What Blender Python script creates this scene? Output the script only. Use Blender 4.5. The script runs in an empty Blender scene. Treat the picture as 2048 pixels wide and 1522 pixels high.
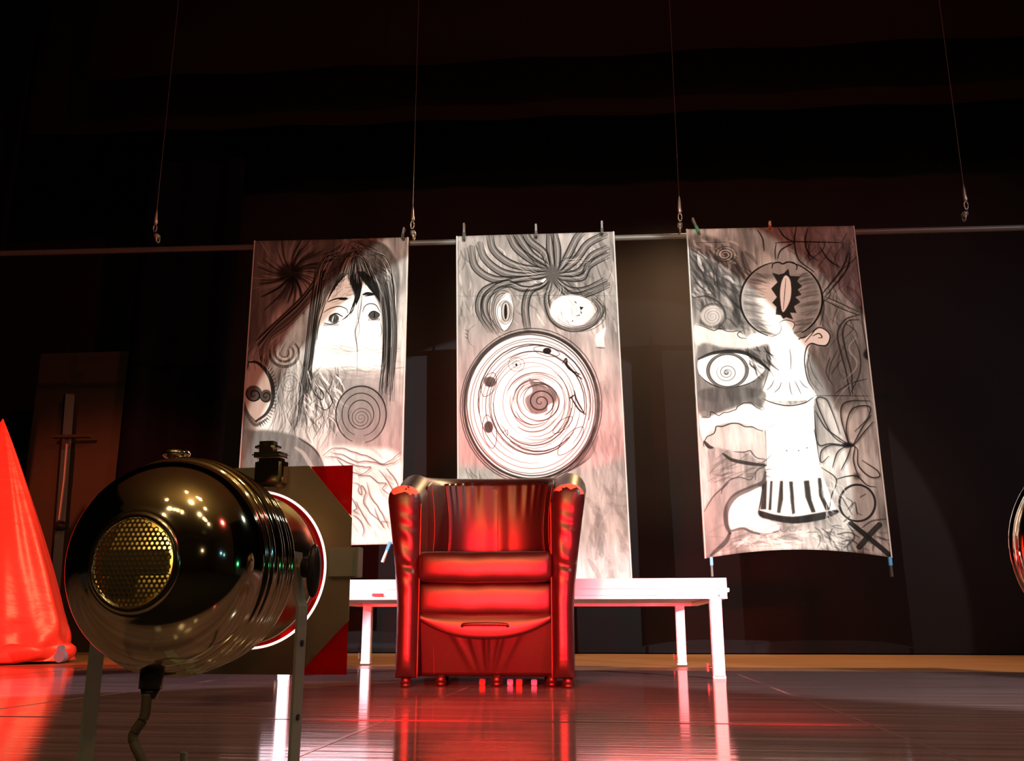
import bpy, bmesh, math, random
import numpy as np
from mathutils import Vector, Matrix
R = math.radians
random.seed(7); rng = np.random.default_rng(7)
scene = bpy.context.scene
C = scene.collection

# ---------------------------------------------------------------- camera
F = 1889.0; PITCH = R(14.6); YAW = R(6.0); CAMH = 0.215
cam_data = bpy.data.cameras.new('camera'); cam = bpy.data.objects.new('camera', cam_data); C.objects.link(cam)
cam_data.sensor_width = 36; cam_data.lens = F/2048*36; cam_data.clip_start = 0.02; cam_data.clip_end = 100
cam.location = (0, 0, CAMH); cam.rotation_euler = (R(90)+PITCH, 0, YAW)
scene.camera = cam

# ---------------------------------------------------------------- world, exposure
w = bpy.data.worlds.new('world'); scene.world = w; w.use_nodes = True
w.node_tree.nodes['Background'].inputs[0].default_value = (0.010, 0.008, 0.007, 1)
w.node_tree.nodes['Background'].inputs[1].default_value = 1.0
vs = scene.view_settings
vs.view_transform = 'Standard'; vs.look = 'None'; vs.gamma = 1; vs.use_curve_mapping = False; vs.exposure = 0.0
scene.cycles.max_bounces = 6; scene.cycles.use_denoising = True
scene.cycles.sample_clamp_indirect = 6

def pray(x, y):
    a = (x-1024)/F; b = -(y-761)/F
    fy = math.cos(PITCH)-b*math.sin(PITCH); z = math.sin(PITCH)+b*math.cos(PITCH)
    return (a*math.cos(YAW)-fy*math.sin(YAW), a*math.sin(YAW)+fy*math.cos(YAW), z)
def gy(x, y, Y):
    r = pray(x, y); t = Y/r[1]; return Vector((r[0]*t, Y, CAMH+r[2]*t))
def gz(x, y, z=0):
    r = pray(x, y); t = (z-CAMH)/r[2]; return Vector((r[0]*t, r[1]*t, z))

def lamp(name, kind, loc, target, power, color, **kw):
    l = bpy.data.lights.new(name, kind); l.energy = power; l.color = color
    for k, v in kw.items(): setattr(l, k, v)
    o = bpy.data.objects.new(name, l); C.objects.link(o); o.location = loc
    if target is not None:
        o.rotation_euler = (Vector(target)-Vector(loc)).to_track_quat('-Z', 'Y').to_euler()
    return o
def cone_for(loc, centre, edge):
    a = (Vector(centre)-Vector(loc)); b = (Vector(edge)-Vector(loc))
    return 2*a.angle(b)
# two front-of-house profile spots crossing on the banners
locA = (2.2, -5.5, 3.4); cA = gy(1092, 985, 6)
lamp('profile_spot_cool', 'SPOT', locA, cA, 6600, (0.95, 1.0, 0.93), spot_size=cone_for(locA, cA, gy(1712, 985, 6)), spot_blend=0.05, shadow_soft_size=0.008)
locB = (-2.0, -5.5, 3.4); cB = gy(1130, 1010, 6)
lamp('profile_spot_warm', 'SPOT', locB, cB, 3300, (1.0, 0.82, 0.66), spot_size=cone_for(locB, cB, gy(1700, 590, 6)), spot_blend=0.05, shadow_soft_size=0.008)
# white side spots added to bleach the platform's aluminium
lamp('added_side_spot', 'SPOT', (4.6, -1.2, 1.5), (0.38, 4.95, -0.2), 4600, (1.0, 0.90, 0.97), spot_size=R(17), spot_blend=0.45, shadow_soft_size=0.03)
lamp('added_side_spot', 'SPOT', (-5.0, -1.0, 1.6), (-1.3, 4.8, -0.15), 3600, (1.0, 0.80, 0.92), spot_size=R(14), spot_blend=0.45, shadow_soft_size=0.03)
# amber spot added for golden sheen on the armchair, then soft red wash
lamp('added_amber_front', 'SPOT', (-0.6, -4.5, 3.6), (-0.5, 3.9, 0.6), 750, (1.0, 0.55, 0.14), spot_size=R(16), spot_blend=0.6, shadow_soft_size=0.15)
lamp('red_wash', 'SPOT', (4.5, -3.0, 5.0), (0, 6, 1.5), 1000, (1.0, 0.13, 0.11), spot_size=R(60), spot_blend=0.6, shadow_soft_size=0.15)
# amber-red light on the draped cone
lamp('red_cone_light', 'SPOT', (-2.2, -1.0, 2.6), (-3.9, 5.8, 0.6), 3200, (1.0, 0.13, 0.06), spot_size=R(28), spot_blend=0.5, shadow_soft_size=0.1)
# upstage warm light that catches the wooden strip of floor, cool one from the right wing
lamp('upstage_warm', 'SPOT', (1.0, 7.5, 4.2), (-0.4, 6.9, 0), 900, (1.0, 0.60, 0.27), spot_size=R(130), spot_blend=0.8, shadow_soft_size=0.2)
lamp('wing_cool', 'SPOT', (4.5, 2.0, 3.5), (2.8, 8.3, 0.8), 260, (0.35, 0.9, 1.0), spot_size=R(60), spot_blend=1.0, shadow_soft_size=0.2)
lamp('added_floor_fill', 'SPOT', (5.2, 2.5, 5.0), (1.6, 3.6, 0), 650, (0.82, 0.9, 0.84), spot_size=R(60), spot_blend=1.0, shadow_soft_size=0.2)  # added fill that greys the floor at the right
# auditorium bulbs behind the camera (seen as sparkle in the polished lamps)
for (x, y, z, p) in [(-1.6, -3.2, 3.9, 26), (-1.25, -3.25, 3.9, 7), (-0.98, -3.3, 3.9, 7), (-0.6, -3.4, 3.88, 10), (-1.9, -2.4, 4.3, 9), (1.2, -2.2, 4.3, 12), (0.3, -1.4, 4.6, 12), (0.55, -1.5, 4.6, 8), (-0.6, -1.2, 4.6, 10),
                     (0.9, -3.0, 3.9, 36), (1.4, -3.2, 3.8, 8), (1.62, -3.3, 3.75, 7), (2.1, -3.5, 3.6, 10),
                     (-2.6, -5, 1.2, 4), (1.9, -5, 1.3, 5)]:
    lamp('auditorium_bulb', 'POINT', (x, y, z), None, p*0.7, (1.0, 0.74, 0.38), shadow_soft_size=0.032)
lamp('added_ceiling_light', 'POINT', (0, -2.6, 4.9), None, 60, (1.0, 0.76, 0.42), shadow_soft_size=0.02)  # added to brighten the ceiling mirrored in the polished lamps
lamp('aisle_light', 'POINT', (2.6, -2.2, 0.9), None, 1.2, (0.25, 0.7, 1.0), shadow_soft_size=0.03)
lamp('aisle_light', 'POINT', (3.1, -2.2, 0.85), None, 0.9, (0.3, 0.75, 1.0), shadow_soft_size=0.025)
lamp('exit_light', 'POINT', (4.2, -0.6, 0.25), None, 3.5, (0.1, 1.0, 0.42), shadow_soft_size=0.10)

# ---------------------------------------------------------------- materials
def mat(name, color=(0.5, 0.5, 0.5), rough=0.5, metal=0.0, spec=0.5, emit=None, estr=1.0, bump=None, var=None, coat=0, extra=None):
    m = bpy.data.materials.new(name); m.use_nodes = True
    nt = m.node_tree; b = nt.nodes['Principled BSDF']
    b.inputs['Base Color'].default_value = (*color, 1); b.inputs['Roughness'].default_value = rough
    b.inputs['Metallic'].default_value = metal; b.inputs['Specular IOR Level'].default_value = spec
    b.inputs['Coat Weight'].default_value = coat; b.inputs['Coat Roughness'].default_value = 0.15
    if emit: b.inputs['Emission Color'].default_value = (*emit, 1); b.inputs['Emission Strength'].default_value = estr
    tc = nt.nodes.new('ShaderNodeTexCoord')
    if bump:   # (scale vec, strength, distance)
        mp = nt.nodes.new('ShaderNodeMapping'); mp.inputs['Scale'].default_value = bump[0]
        n = nt.nodes.new('ShaderNodeTexNoise'); n.inputs['Scale'].default_value = 1; n.inputs['Detail'].default_value = 4
        bp = nt.nodes.new('ShaderNodeBump'); bp.inputs['Strength'].default_value = bump[1]; bp.inputs['Distance'].default_value = bump[2]
        nt.links.new(tc.outputs['Object'], mp.inputs[0]); nt.links.new(mp.outputs[0], n.inputs['Vector'])
        nt.links.new(n.outputs['Fac'], bp.inputs['Height']); nt.links.new(bp.outputs[0], b.inputs['Normal'])
    if var:    # (scale vec, colour 2, lo, hi)
        mp = nt.nodes.new('ShaderNodeMapping'); mp.inputs['Scale'].default_value = var[0]
        n = nt.nodes.new('ShaderNodeTexNoise'); n.inputs['Scale'].default_value = 1; n.inputs['Detail'].default_value = 6
        cr = nt.nodes.new('ShaderNodeValToRGB'); cr.color_ramp.elements[0].position = var[2]; cr.color_ramp.elements[1].position = var[3]
        cr.color_ramp.elements[0].color = (*color, 1); cr.color_ramp.elements[1].color = (*var[1], 1)
        nt.links.new(tc.outputs['Object'], mp.inputs[0]); nt.links.new(mp.outputs[0], n.inputs['Vector'])
        nt.links.new(n.outputs['Fac'], cr.inputs[0]); nt.links.new(cr.outputs[0], b.inputs['Base Color'])
    if extra: extra(nt, b, tc)
    return m

M = {}
M['marley'] = mat('dance_floor_vinyl', (0.16, 0.105, 0.10), 0.085, spec=0.75, bump=((1.0, 30, 1), 0.25, 0.0025), var=((1.2, 26, 1), (0.36, 0.26, 0.24), 0.35, 0.8))
M['tape'] = mat('seam_tape', (0.22, 0.16, 0.145), 0.12, spec=0.7)
M['boards'] = mat('stage_boards', (0.36, 0.18, 0.085), 0.33, spec=0.4, var=((1.5, 18, 1), (0.24, 0.12, 0.06), 0.35, 0.7), bump=((2, 14, 1), 0.1, 0.003))
M['backdrop'] = mat('black_molton', (0.016, 0.0145, 0.017), 0.95, spec=0.03, var=((0.8, 1, 0.5), (0.023, 0.021, 0.024), 0.3, 0.8))
M['border'] = mat('brown_black_border', (0.012, 0.008, 0.006), 0.95, spec=0.03)
M['sidewall'] = mat('brown_side_wall', (0.035, 0.028, 0.012), 0.8, var=((1, 1, 1), (0.024, 0.018, 0.008), 0.3, 0.7))
M['navy'] = mat('navy_curtain', (0.004, 0.004, 0.008), 0.95, spec=0.03)
M['blackmetal'] = mat('black_metal', (0.012, 0.011, 0.011), 0.45)
M['pipe'] = mat('pipe_paint', (0.10, 0.095, 0.085), 0.42, metal=0.0)
M['steel'] = mat('cable_steel', (0.42, 0.42, 0.40), 0.4, metal=0.7)
M['brass'] = mat('polished_lamp_metal', (0.78, 0.69, 0.50), 0.085, metal=1.0, bump=((60, 60, 60), 0.03, 0.0005))
M['brassr'] = mat('spun_lamp_metal', (0.74, 0.66, 0.47), 0.16, metal=1.0)
M['plate'] = mat('dull_plate_metal', (0.50, 0.44, 0.30), 0.40, metal=0.8, bump=((40, 40, 40), 0.05, 0.001))
M['meshmetal'] = mat('dark_mesh_metal', (0.16, 0.12, 0.06), 0.5, metal=0.6)
M['yoke'] = mat('grey_green_yoke_metal', (0.34, 0.38, 0.30), 0.42, metal=0.25, bump=((30, 30, 30), 0.08, 0.001))
M['knob'] = mat('black_plastic', (0.015, 0.014, 0.014), 0.35)
M['cord'] = mat('olive_rubber_cord', (0.10, 0.085, 0.045), 0.6)
M['alu'] = mat('bright_aluminium', (0.92, 0.90, 0.90), 0.42, metal=0.85, bump=((3, 3, 90), 0.05, 0.001))
M['ply'] = mat('platform_plywood', (0.12, 0.07, 0.04), 0.5)
M['underside'] = mat('pale_underside', (0.55, 0.55, 0.60), 0.5)
M['innerglow'] = mat('lamp_inside', (0.80, 0.62, 0.22), 0.6)
M['rim'] = mat('lamp_leak_glow', (1, 1, 1), 0.3, emit=(1.0, 0.86, 0.72), estr=1.7)  # emission stands in for lamp light leaking through the gap
M['blueclip'] = mat('blue_plastic', (0.06, 0.33, 0.62), 0.4)
M['greenclip'] = mat('green_plastic', (0.01, 0.28, 0.10), 0.4)
M['redclip'] = mat('red_plastic', (0.55, 0.02, 0.02), 0.4)
M['whiteclip'] = mat('white_plastic', (0.8, 0.75, 0.6), 0.4)
M['greyclip'] = mat('grey_plastic', (0.10, 0.10, 0.10), 0.45)
M['blockblue'] = mat('blue_reflection', (0.2, 0.5, 1.0), 0.6)
M['blockred'] = mat('red_reflection', (0.70, 0.08, 0.06), 0.6)
M['caster'] = mat('blue_caster_plastic', (0.22, 0.30, 0.62), 0.3)
M['audit'] = mat('auditorium_plaster', (0.30, 0.21, 0.10), 0.9)
M['auditwall'] = mat('auditorium_dark_wall', (0.06, 0.038, 0.022), 0.9)
M['auditfloor'] = mat('auditorium_carpet', (0.008, 0.004, 0.004), 0.95)
M['drape'] = mat('red_satin', (0.85, 0.055, 0.045), 0.42, spec=0.5, bump=((6, 6, 14), 0.35, 0.02))
# gel: tinted translucent film
g = bpy.data.materials.new('red_gel'); g.use_nodes = True; nt = g.node_tree
for n in list(nt.nodes):
    if n.type == 'BSDF_PRINCIPLED': nt.nodes.remove(n)
out = [n for n in nt.nodes if n.type == 'OUTPUT_MATERIAL'][0]
t1 = nt.nodes.new('ShaderNodeBsdfTransparent'); t1.inputs[0].default_value = (0.62, 0.006, 0.010, 1)
t2 = nt.nodes.new('ShaderNodeBsdfTranslucent'); t2.inputs[0].default_value = (0.9, 0.01, 0.02, 1)
gl = nt.nodes.new('ShaderNodeBsdfGlossy'); gl.inputs['Roughness'].default_value = 0.15; gl.inputs['Color'].default_value = (1, 0.5, 0.45, 1)
df = nt.nodes.new('ShaderNodeBsdfDiffuse'); df.inputs[0].default_value = (0.55, 0.01, 0.012, 1)
m1 = nt.nodes.new('ShaderNodeMixShader'); m1.inputs[0].default_value = 0.35
m2 = nt.nodes.new('ShaderNodeMixShader'); m2.inputs[0].default_value = 0.35
m3 = nt.nodes.new('ShaderNodeMixShader'); m3.inputs[0].default_value = 0.05
nt.links.new(t1.outputs[0], m1.inputs[1]); nt.links.new(t2.outputs[0], m1.inputs[2])
nt.links.new(m1.outputs[0], m2.inputs[1]); nt.links.new(df.outputs[0], m2.inputs[2])
nt.links.new(m2.outputs[0], m3.inputs[1]); nt.links.new(gl.outputs[0], m3.inputs[2])
nt.links.new(m3.outputs[0], out.inputs['Surface']); M['gel'] = g

def leather_mask(top):
    def f(nt, b, tc):
        sx = nt.nodes.new('ShaderNodeSeparateXYZ'); nt.links.new(tc.outputs['Object'], sx.inputs[0])
        n = nt.nodes.new('ShaderNodeTexNoise'); n.inputs['Scale'].default_value = 22; n.inputs['Detail'].default_value = 5
        nt.links.new(tc.outputs['Object'], n.inputs['Vector'])
        ad = nt.nodes.new('ShaderNodeMath'); ad.operation = 'MULTIPLY_ADD'; ad.inputs[1].default_value = 0.15
        nt.links.new(n.outputs['Fac'], ad.inputs[0]); nt.links.new(sx.outputs['Z'], ad.inputs[2])
        gt = nt.nodes.new('ShaderNodeMath'); gt.operation = 'GREATER_THAN'; gt.inputs[1].default_value = top
        nt.links.new(ad.outputs[0], gt.inputs[0])
        mx = nt.nodes.new('ShaderNodeMix'); mx.data_type = 'RGBA'
        mx.inputs['A'].default_value = b.inputs['Base Color'].default_value; mx.inputs['B'].default_value = (0.62, 0.33, 0.22, 1)
        nt.links.new(gt.outputs[0], mx.inputs['Factor']); nt.links.new(mx.outputs['Result'], b.inputs['Base Color'])
        mr = nt.nodes.new('ShaderNodeMath'); mr.operation = 'MULTIPLY_ADD'; mr.inputs[1].default_value = 0.4; mr.inputs[2].default_value = b.inputs['Roughness'].default_value
        nt.links.new(gt.outputs[0], mr.inputs[0]); nt.links.new(mr.outputs[0], b.inputs['Roughness'])
    return f
LB = ((26, 26, 26), 0.12, 0.004)
M['leather'] = mat('black_leather', (0.012, 0.006, 0.006), 0.40, spec=0.9, bump=LB)
M['leather_in'] = mat('inner_leather', (0.012, 0.006, 0.006), 0.42, spec=0.85, bump=((14, 14, 5), 0.12, 0.006))
M['leather_worn'] = mat('worn_arm_leather', (0.014, 0.007, 0.007), 0.36, spec=0.8, bump=((9, 9, 30), 0.35, 0.006), extra=leather_mask(0.784))
M['piping'] = mat('leather_piping', (0.09, 0.035, 0.025), 0.45)

# ---------------------------------------------------------------- object helpers
def link(name, mesh, m, parent=None, smooth=False):
    o = bpy.data.objects.new(name, mesh); C.objects.link(o)
    if m: mesh.materials.append(m)
    if smooth:
        for p in mesh.polygons: p.use_smooth = True
    if parent: o.parent = parent
    return o
def obj(name, bm, m, parent=None, smooth=False):
    bmesh.ops.recalc_face_normals(bm, faces=bm.faces)
    me = bpy.data.meshes.new(name); bm.to_mesh(me); bm.free(); return link(name, me, m, parent, smooth)
def tag(o, label=None, cat=None, group=None, kind=None):
    if label: o['label'] = label
    if cat: o['category'] = cat
    if group: o['group'] = group
    if kind: o['kind'] = kind
    return o
def empty(name, loc=(0, 0, 0), rz=0.0):
    o = bpy.data.objects.new(name, None); C.objects.link(o); o.location = loc; o.rotation_euler = (0, 0, rz); o.empty_display_size = 0.05; return o
def box(bm, c, s, rot=None, bev=0.0):
    r = bmesh.ops.create_cube(bm, size=1); vs_ = r['verts']
    for v in vs_: v.co = Vector((v.co.x*s[0], v.co.y*s[1], v.co.z*s[2]))
    if bev > 0:
        es = list({e for v in vs_ for e in v.link_edges}); rr = bmesh.ops.bevel(bm, geom=es, offset=bev, segments=2, affect='EDGES')
        vs_ = list({v for f in rr['faces'] for v in f.verts} | {v for v in vs_ if v.is_valid})
    for v in vs_:
        p = v.co
        if rot: p = rot @ p
        v.co = p + Vector(c)
    return bm
def cyl(bm, a, b, r, r2=None, seg=20, cap=True):
    a = Vector(a); b = Vector(b); d = b-a
    q = d.to_track_quat('Z', 'Y').to_matrix().to_4x4()
    bmesh.ops.create_cone(bm, cap_ends=cap, segments=seg, radius1=r, radius2=r if r2 is None else r2, depth=d.length, matrix=Matrix.Translation((a+b)/2) @ q)
    return bm
def tube(bm, pts, r, seg=10):
    pts = [Vector(p) for p in pts]; rings = []
    for i, p in enumerate(pts):
        d = (pts[min(i+1, len(pts)-1)]-pts[max(i-1, 0)]).normalized()
        up = Vector((0, 0, 1)) if abs(d.z) < 0.9 else Vector((0, 1, 0))
        x = d.cross(up).normalized(); y = d.cross(x).normalized()
        rr = r[i] if isinstance(r, (list, tuple)) else r
        rings.append([bm.verts.new(p+x*rr*math.cos(2*math.pi*k/seg)+y*rr*math.sin(2*math.pi*k/seg)) for k in range(seg)])
    for i in range(len(rings)-1):
        for k in range(seg):
            bm.faces.new((rings[i][k], rings[i][(k+1) % seg], rings[i+1][(k+1) % seg], rings[i+1][k]))
    bm.faces.new(rings[0][::-1]); bm.faces.new(rings[-1]); return bm
def spline(pts, n=12):
    P = [Vector(p) for p in pts]; P = [2*P[0]-P[1]]+P+[2*P[-1]-P[-2]]; out_ = []
    for i in range(1, len(P)-2):
        for k in range(n):
            t = k/n
            out_.append(0.5*((2*P[i])+(P[i+1]-P[i-1])*t+(2*P[i-1]-5*P[i]+4*P[i+1]-P[i+2])*t*t+(3*P[i]-P[i-1]-3*P[i+1]+P[i+2])*t**3))
    out_.append(P[-2]); return out_
def lathe_y(bm, prof, seg=64, ny=1.0):    # prof: (radius, y) ; axis = local Y
    rings = []
    for r_, y_ in prof:
        rings.append([bm.verts.new((r_*math.cos(2*math.pi*k/seg), y_, r_*math.sin(2*math.pi*k/seg))) for k in range(seg)])
    for i in range(len(rings)-1):
        for k in range(seg):
            bm.faces.new((rings[i][k], rings[i][(k+1) % seg], rings[i+1][(k+1) % seg], rings[i+1][k]))
    return bm
def grid(bm, f, nu, nv):
    V = [[bm.verts.new(f(i/nu, j/nv)) for j in range(nv+1)] for i in range(nu+1)]
    for i in range(nu):
        for j in range(nv): bm.faces.new((V[i][j], V[i+1][j], V[i+1][j+1], V[i][j+1]))
    return V
def solid(o, t):
    md = o.modifiers.new('thickness', 'SOLIDIFY'); md.thickness = t; md.offset = 0
def NB(): return bmesh.new()

# ================================================================ SETTING
b = NB(); box(b, (-0.5, 4.95, -0.06), (14, 8.4, 0.10)); fl = tag(obj('floor', b, M['boards']), kind='structure')
fl['label'] = 'brown wooden stage floor with glossy dark dance vinyl'
# vinyl sheets laid on the boards, seams between columns
xs = [-6.6, -5.0, -3.88, -2.77, -1.66, -0.545, 0.57, 1.68, 2.8, 3.9, 5.2]
for i in range(len(xs)-1):
    for (y0, y1) in ((0.75, 2.33), (2.335, 5.03)):
        b = NB(); box(b, ((xs[i]+xs[i+1])/2, (y0+y1)/2, -0.005), (xs[i+1]-xs[i]-0.004, y1-y0, 0.010))
        o = obj('vinyl_sheet', b, M['marley'], fl)
for x in xs[1:-1]:
    b = NB(); box(b, (x, 2.89, 0.0004), (0.010, 4.26, 0.0008)); obj('seam_tape', b, M['tape'], fl)
b = NB(); box(b, (-0.6, 2.33, 0.0006), (11.6, 0.016, 0.0008)); obj('seam_tape', b, M['tape'], fl)
b = NB(); box(b, (-1.0, 9.3, 3.5), (15, 0.1, 7.3)); tag(obj('wall_back', b, M['backdrop']), kind='structure')
b = NB(); box(b, (-7.2, 3.6, 3.5), (0.1, 12, 7.3)); tag(obj('wall_left', b, M['navy']), kind='structure')
b = NB(); box(b, (6.2, 3.6, 3.5), (0.1, 12, 7.3)); tag(obj('wall_right', b, M['navy']), kind='structure')
b = NB(); box(b, (-0.5, 6.5, 7.2), (14, 6.0, 0.1)); tag(obj('ceiling', b, M['navy']), kind='structure')
# auditorium behind the camera
b = NB(); box(b, (0, -13.5, 2.0), (14.6, 0.1, 7)); tag(obj('wall_auditorium', b, M['auditwall']), kind='structure')
b = NB(); box(b, (-7.25, -7.7, 2.0), (0.1, 11.5, 7)); tag(obj('wall_auditorium_left', b, M['auditwall']), kind='structure')
b = NB(); box(b, (7.25, -7.7, 2.0), (0.1, 11.5, 7)); tag(obj('wall_auditorium_right', b, M['auditwall']), kind='structure')
b = NB(); box(b, (0, -5.0, 5.7), (14.6, 17.0, 0.1)); tag(obj('ceiling_auditorium', b, M['audit']), kind='structure')
b = NB(); box(b, (0, 0.80, -0.60), (14.4, 0.06, 0.98)); tag(obj('trim_stage_front', b, M['blackmetal']), kind='structure')
b = NB(); box(b, (0, -6.4, -1.15), (14.6, 14.4, 0.1)); tag(obj('floor_auditorium', b, M['auditfloor']), kind='structure')
# unseen flags added to cut the profile beams off above the armchair
for (Lc, Ct) in ((locA, cA), (locB, cB)):
    Lv = Vector(Lc); low = Vector((Ct.x, 6.0, 0.40)); d = (low-Lv).normalized(); p = Lv+d*1.0
    b = NB(); box(b, (p.x, p.y, p.z-0.15), (0.6, 0.006, 0.30)); o = obj('added_beam_flag', b, M['blackmetal']); tag(o, 'added black metal flag before the front spot on the %s, out of view' % ('right' if Lc[0] > 0 else 'left'), 'flag', 'added flags before the front spots')

def curtain(name, x0, x1, Y, z0, z1, m, label, folds=0.05, wl=0.45, seed=1):
    b = NB(); rr = random.Random(seed); ph = [rr.uniform(0, 6.28) for _ in range(3)]
    def f(u, v):
        x = x0+(x1-x0)*u; z = z0+(z1-z0)*v
        y = Y+folds*(math.sin(x*2*math.pi/wl+ph[0]+0.6*math.sin(x*1.7+ph[1]))*0.6+0.4*math.sin(x*2*math.pi/(wl*2.7)+ph[2]))
        return (x, y, z)
    grid(b, f, int((x1-x0)*24), 4)
    o = obj(name, b, m, smooth=True); solid(o, 0.004); return tag(o, label, 'curtain')
curtain('backdrop_curtain', -4.35, 5.9, 8.35, 0.0, 5.4, M['backdrop'], 'wide black backdrop curtain hanging behind the three banners', 0.03, 0.9, 3)
# top border: its hem runs across the picture at y 260 -> 200
b = NB(); hl = gy(320, 262, 7.2); hr = gy(2048, 200, 7.2)
def fb(u, v):
    x = -5.2+11.0*u; zb = hl.z+(hr.z-hl.z)*(x-hl.x)/(hr.x-hl.x)
    return (x, 7.2+0.02*math.sin(x*5.2), zb+(7.0-zb)*v)
grid(b, fb, 160, 4); o = obj('border_curtain', b, M['border'], smooth=True); solid(o, 0.004)
tag(o, 'dark brown border curtain across the top, lower hem above the pipe', 'curtain')
b = NB(); hl2 = gy(1000, 120, 6.6)
def fb2(u, v):
    x = -4.3+9.8*u; zb = hl2.z-0.05*(x-hl2.x)*0.3
    return (x, 6.6+0.02*math.sin(x*4.3+1), zb+(7.0-zb)*v)
grid(b, fb2, 160, 4); o = obj('border_curtain', b, M['border'], smooth=True); solid(o, 0.004)
tag(o, 'nearer dark brown border curtain at the very top of the picture', 'curtain')
curtain('leg_curtain', -5.9, -4.75, 6.6, 0.0, 6.8, M['navy'], 'narrow navy black leg curtain at the far left edge', 0.06, 0.3, 5)
curtain('leg_curtain', -4.25, -3.3, 7.7, 0.0, 6.8, M['navy'], 'navy black leg curtain right of the brown wing wall', 0.05, 0.35, 9)
# ================================================================ WING at left: brown flat with slotted post, ledge and lever
t = tag(empty('wing_flat', (gy(110, 1200, 8.0).x, 8.0, 0)), 'dim brown wing wall with dark post behind the red drape', 'wall panel')
cx0 = t.location.x
def lc(x, y, Y=8.0):
    p = gy(x, y, Y); return Vector((p.x-cx0, Y-8.0, p.z))
b = NB(); box(b, (0.1, 0.06, 1.35), (1.1, 0.06, 2.7), bev=0.004); obj('panel', b, M['sidewall'], t)
b = NB(); p0 = lc(100, 1290, 7.9); p1 = lc(138, 790, 7.9); q = (p1-p0)
tube(b, [p0, p1], 0.055, 4); obj('post', b, M['blackmetal'], t)
b = NB(); pA = lc(105, 873, 7.85); pB = lc(182, 873, 7.85); box(b, (pA+pB)/2, ((pB-pA).x, 0.06, 0.025), bev=0.004); obj('ledge', b, M['sidewall'], t)
b = NB(); pts = [lc(134, 888, 7.8), lc(128, 960, 7.8), lc(118, 1040, 7.8)]; tube(b, pts, 0.014, 8); lv = obj('lever', b, M['pipe'], t)
b = NB(); bmesh.ops.create_uvsphere(b, u_segments=16, v_segments=10, radius=0.055, matrix=Matrix.Translation(lc(121, 1052, 7.8)) @ Matrix.Diagonal((1.1, 1, 0.8, 1))); obj('counterweight', b, M['blackmetal'], t, True)

# ================================================================ BANNER ARTWORK (flat painted print)
def bil(Q, u, v):   # Q: TL TR BR BL in (x,z); v from bottom 0 to top 1
    return (Q[3]*(1-u)+Q[2]*u)*(1-v)+(Q[0]*(1-u)+Q[1]*u)*v
def inv_bil(Q, X, Z):
    u = np.full_like(X, 0.5); v = np.full_like(X, 0.5)
    for _ in range(8):
        px = (Q[3][0]*(1-u)+Q[2][0]*u)*(1-v)+(Q[0][0]*(1-u)+Q[1][0]*u)*v-X
        pz = (Q[3][1]*(1-u)+Q[2][1]*u)*(1-v)+(Q[0][1]*(1-u)+Q[1][1]*u)*v-Z
        a = (Q[2][0]-Q[3][0])*(1-v)+(Q[1][0]-Q[0][0])*v; b_ = (Q[0][0]-Q[3][0])*(1-u)+(Q[1][0]-Q[2][0])*u
        c = (Q[2][1]-Q[3][1])*(1-v)+(Q[1][1]-Q[0][1])*v; d = (Q[0][1]-Q[3][1])*(1-u)+(Q[1][1]-Q[2][1])*u
        D = a*d-b_*c; u = u-(d*px-b_*pz)/D; v = v-(-c*px+a*pz)/D
    return u, v
def vnoise(h, w_, fy, fx, seed):
    r_ = np.random.default_rng(seed); out_ = np.zeros((h, w_)); amp = 1; tot = 0
    for o_ in range(4):
        gh = max(2, int(fy*2**o_)+2); gw = max(2, int(fx*2**o_)+2); G = r_.random((gh, gw))
        yy = np.linspace(0, gh-1.001, h); xx = np.linspace(0, gw-1.001, w_)
        yi = yy.astype(int); xi = xx.astype(int); ty = (yy-yi)[:, None]; tx = (xx-xi)[None, :]
        ty = ty*ty*(3-2*ty); tx = tx*tx*(3-2*tx)
        A = G[yi][:, xi]; B = G[yi][:, xi+1]; C_ = G[yi+1][:, xi]; D = G[yi+1][:, xi+1]
        out_ += amp*((A*(1-tx)+B*tx)*(1-ty)+(C_*(1-tx)+D*tx)*ty); tot += amp; amp *= 0.55
    return out_/tot
def blur(m, r_):
    r_ = int(r_)
    if r_ < 1: return m
    for _ in range(2):
        k = 2*r_+1
        p = np.pad(m, ((r_+1, r_), (0, 0)), mode='edge').cumsum(0); m = (p[k:]-p[:-k])/k
        p = np.pad(m, ((0, 0), (r_+1, r_)), mode='edge').cumsum(1); m = (p[:, k:]-p[:, :-k])/k
    return m
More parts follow.
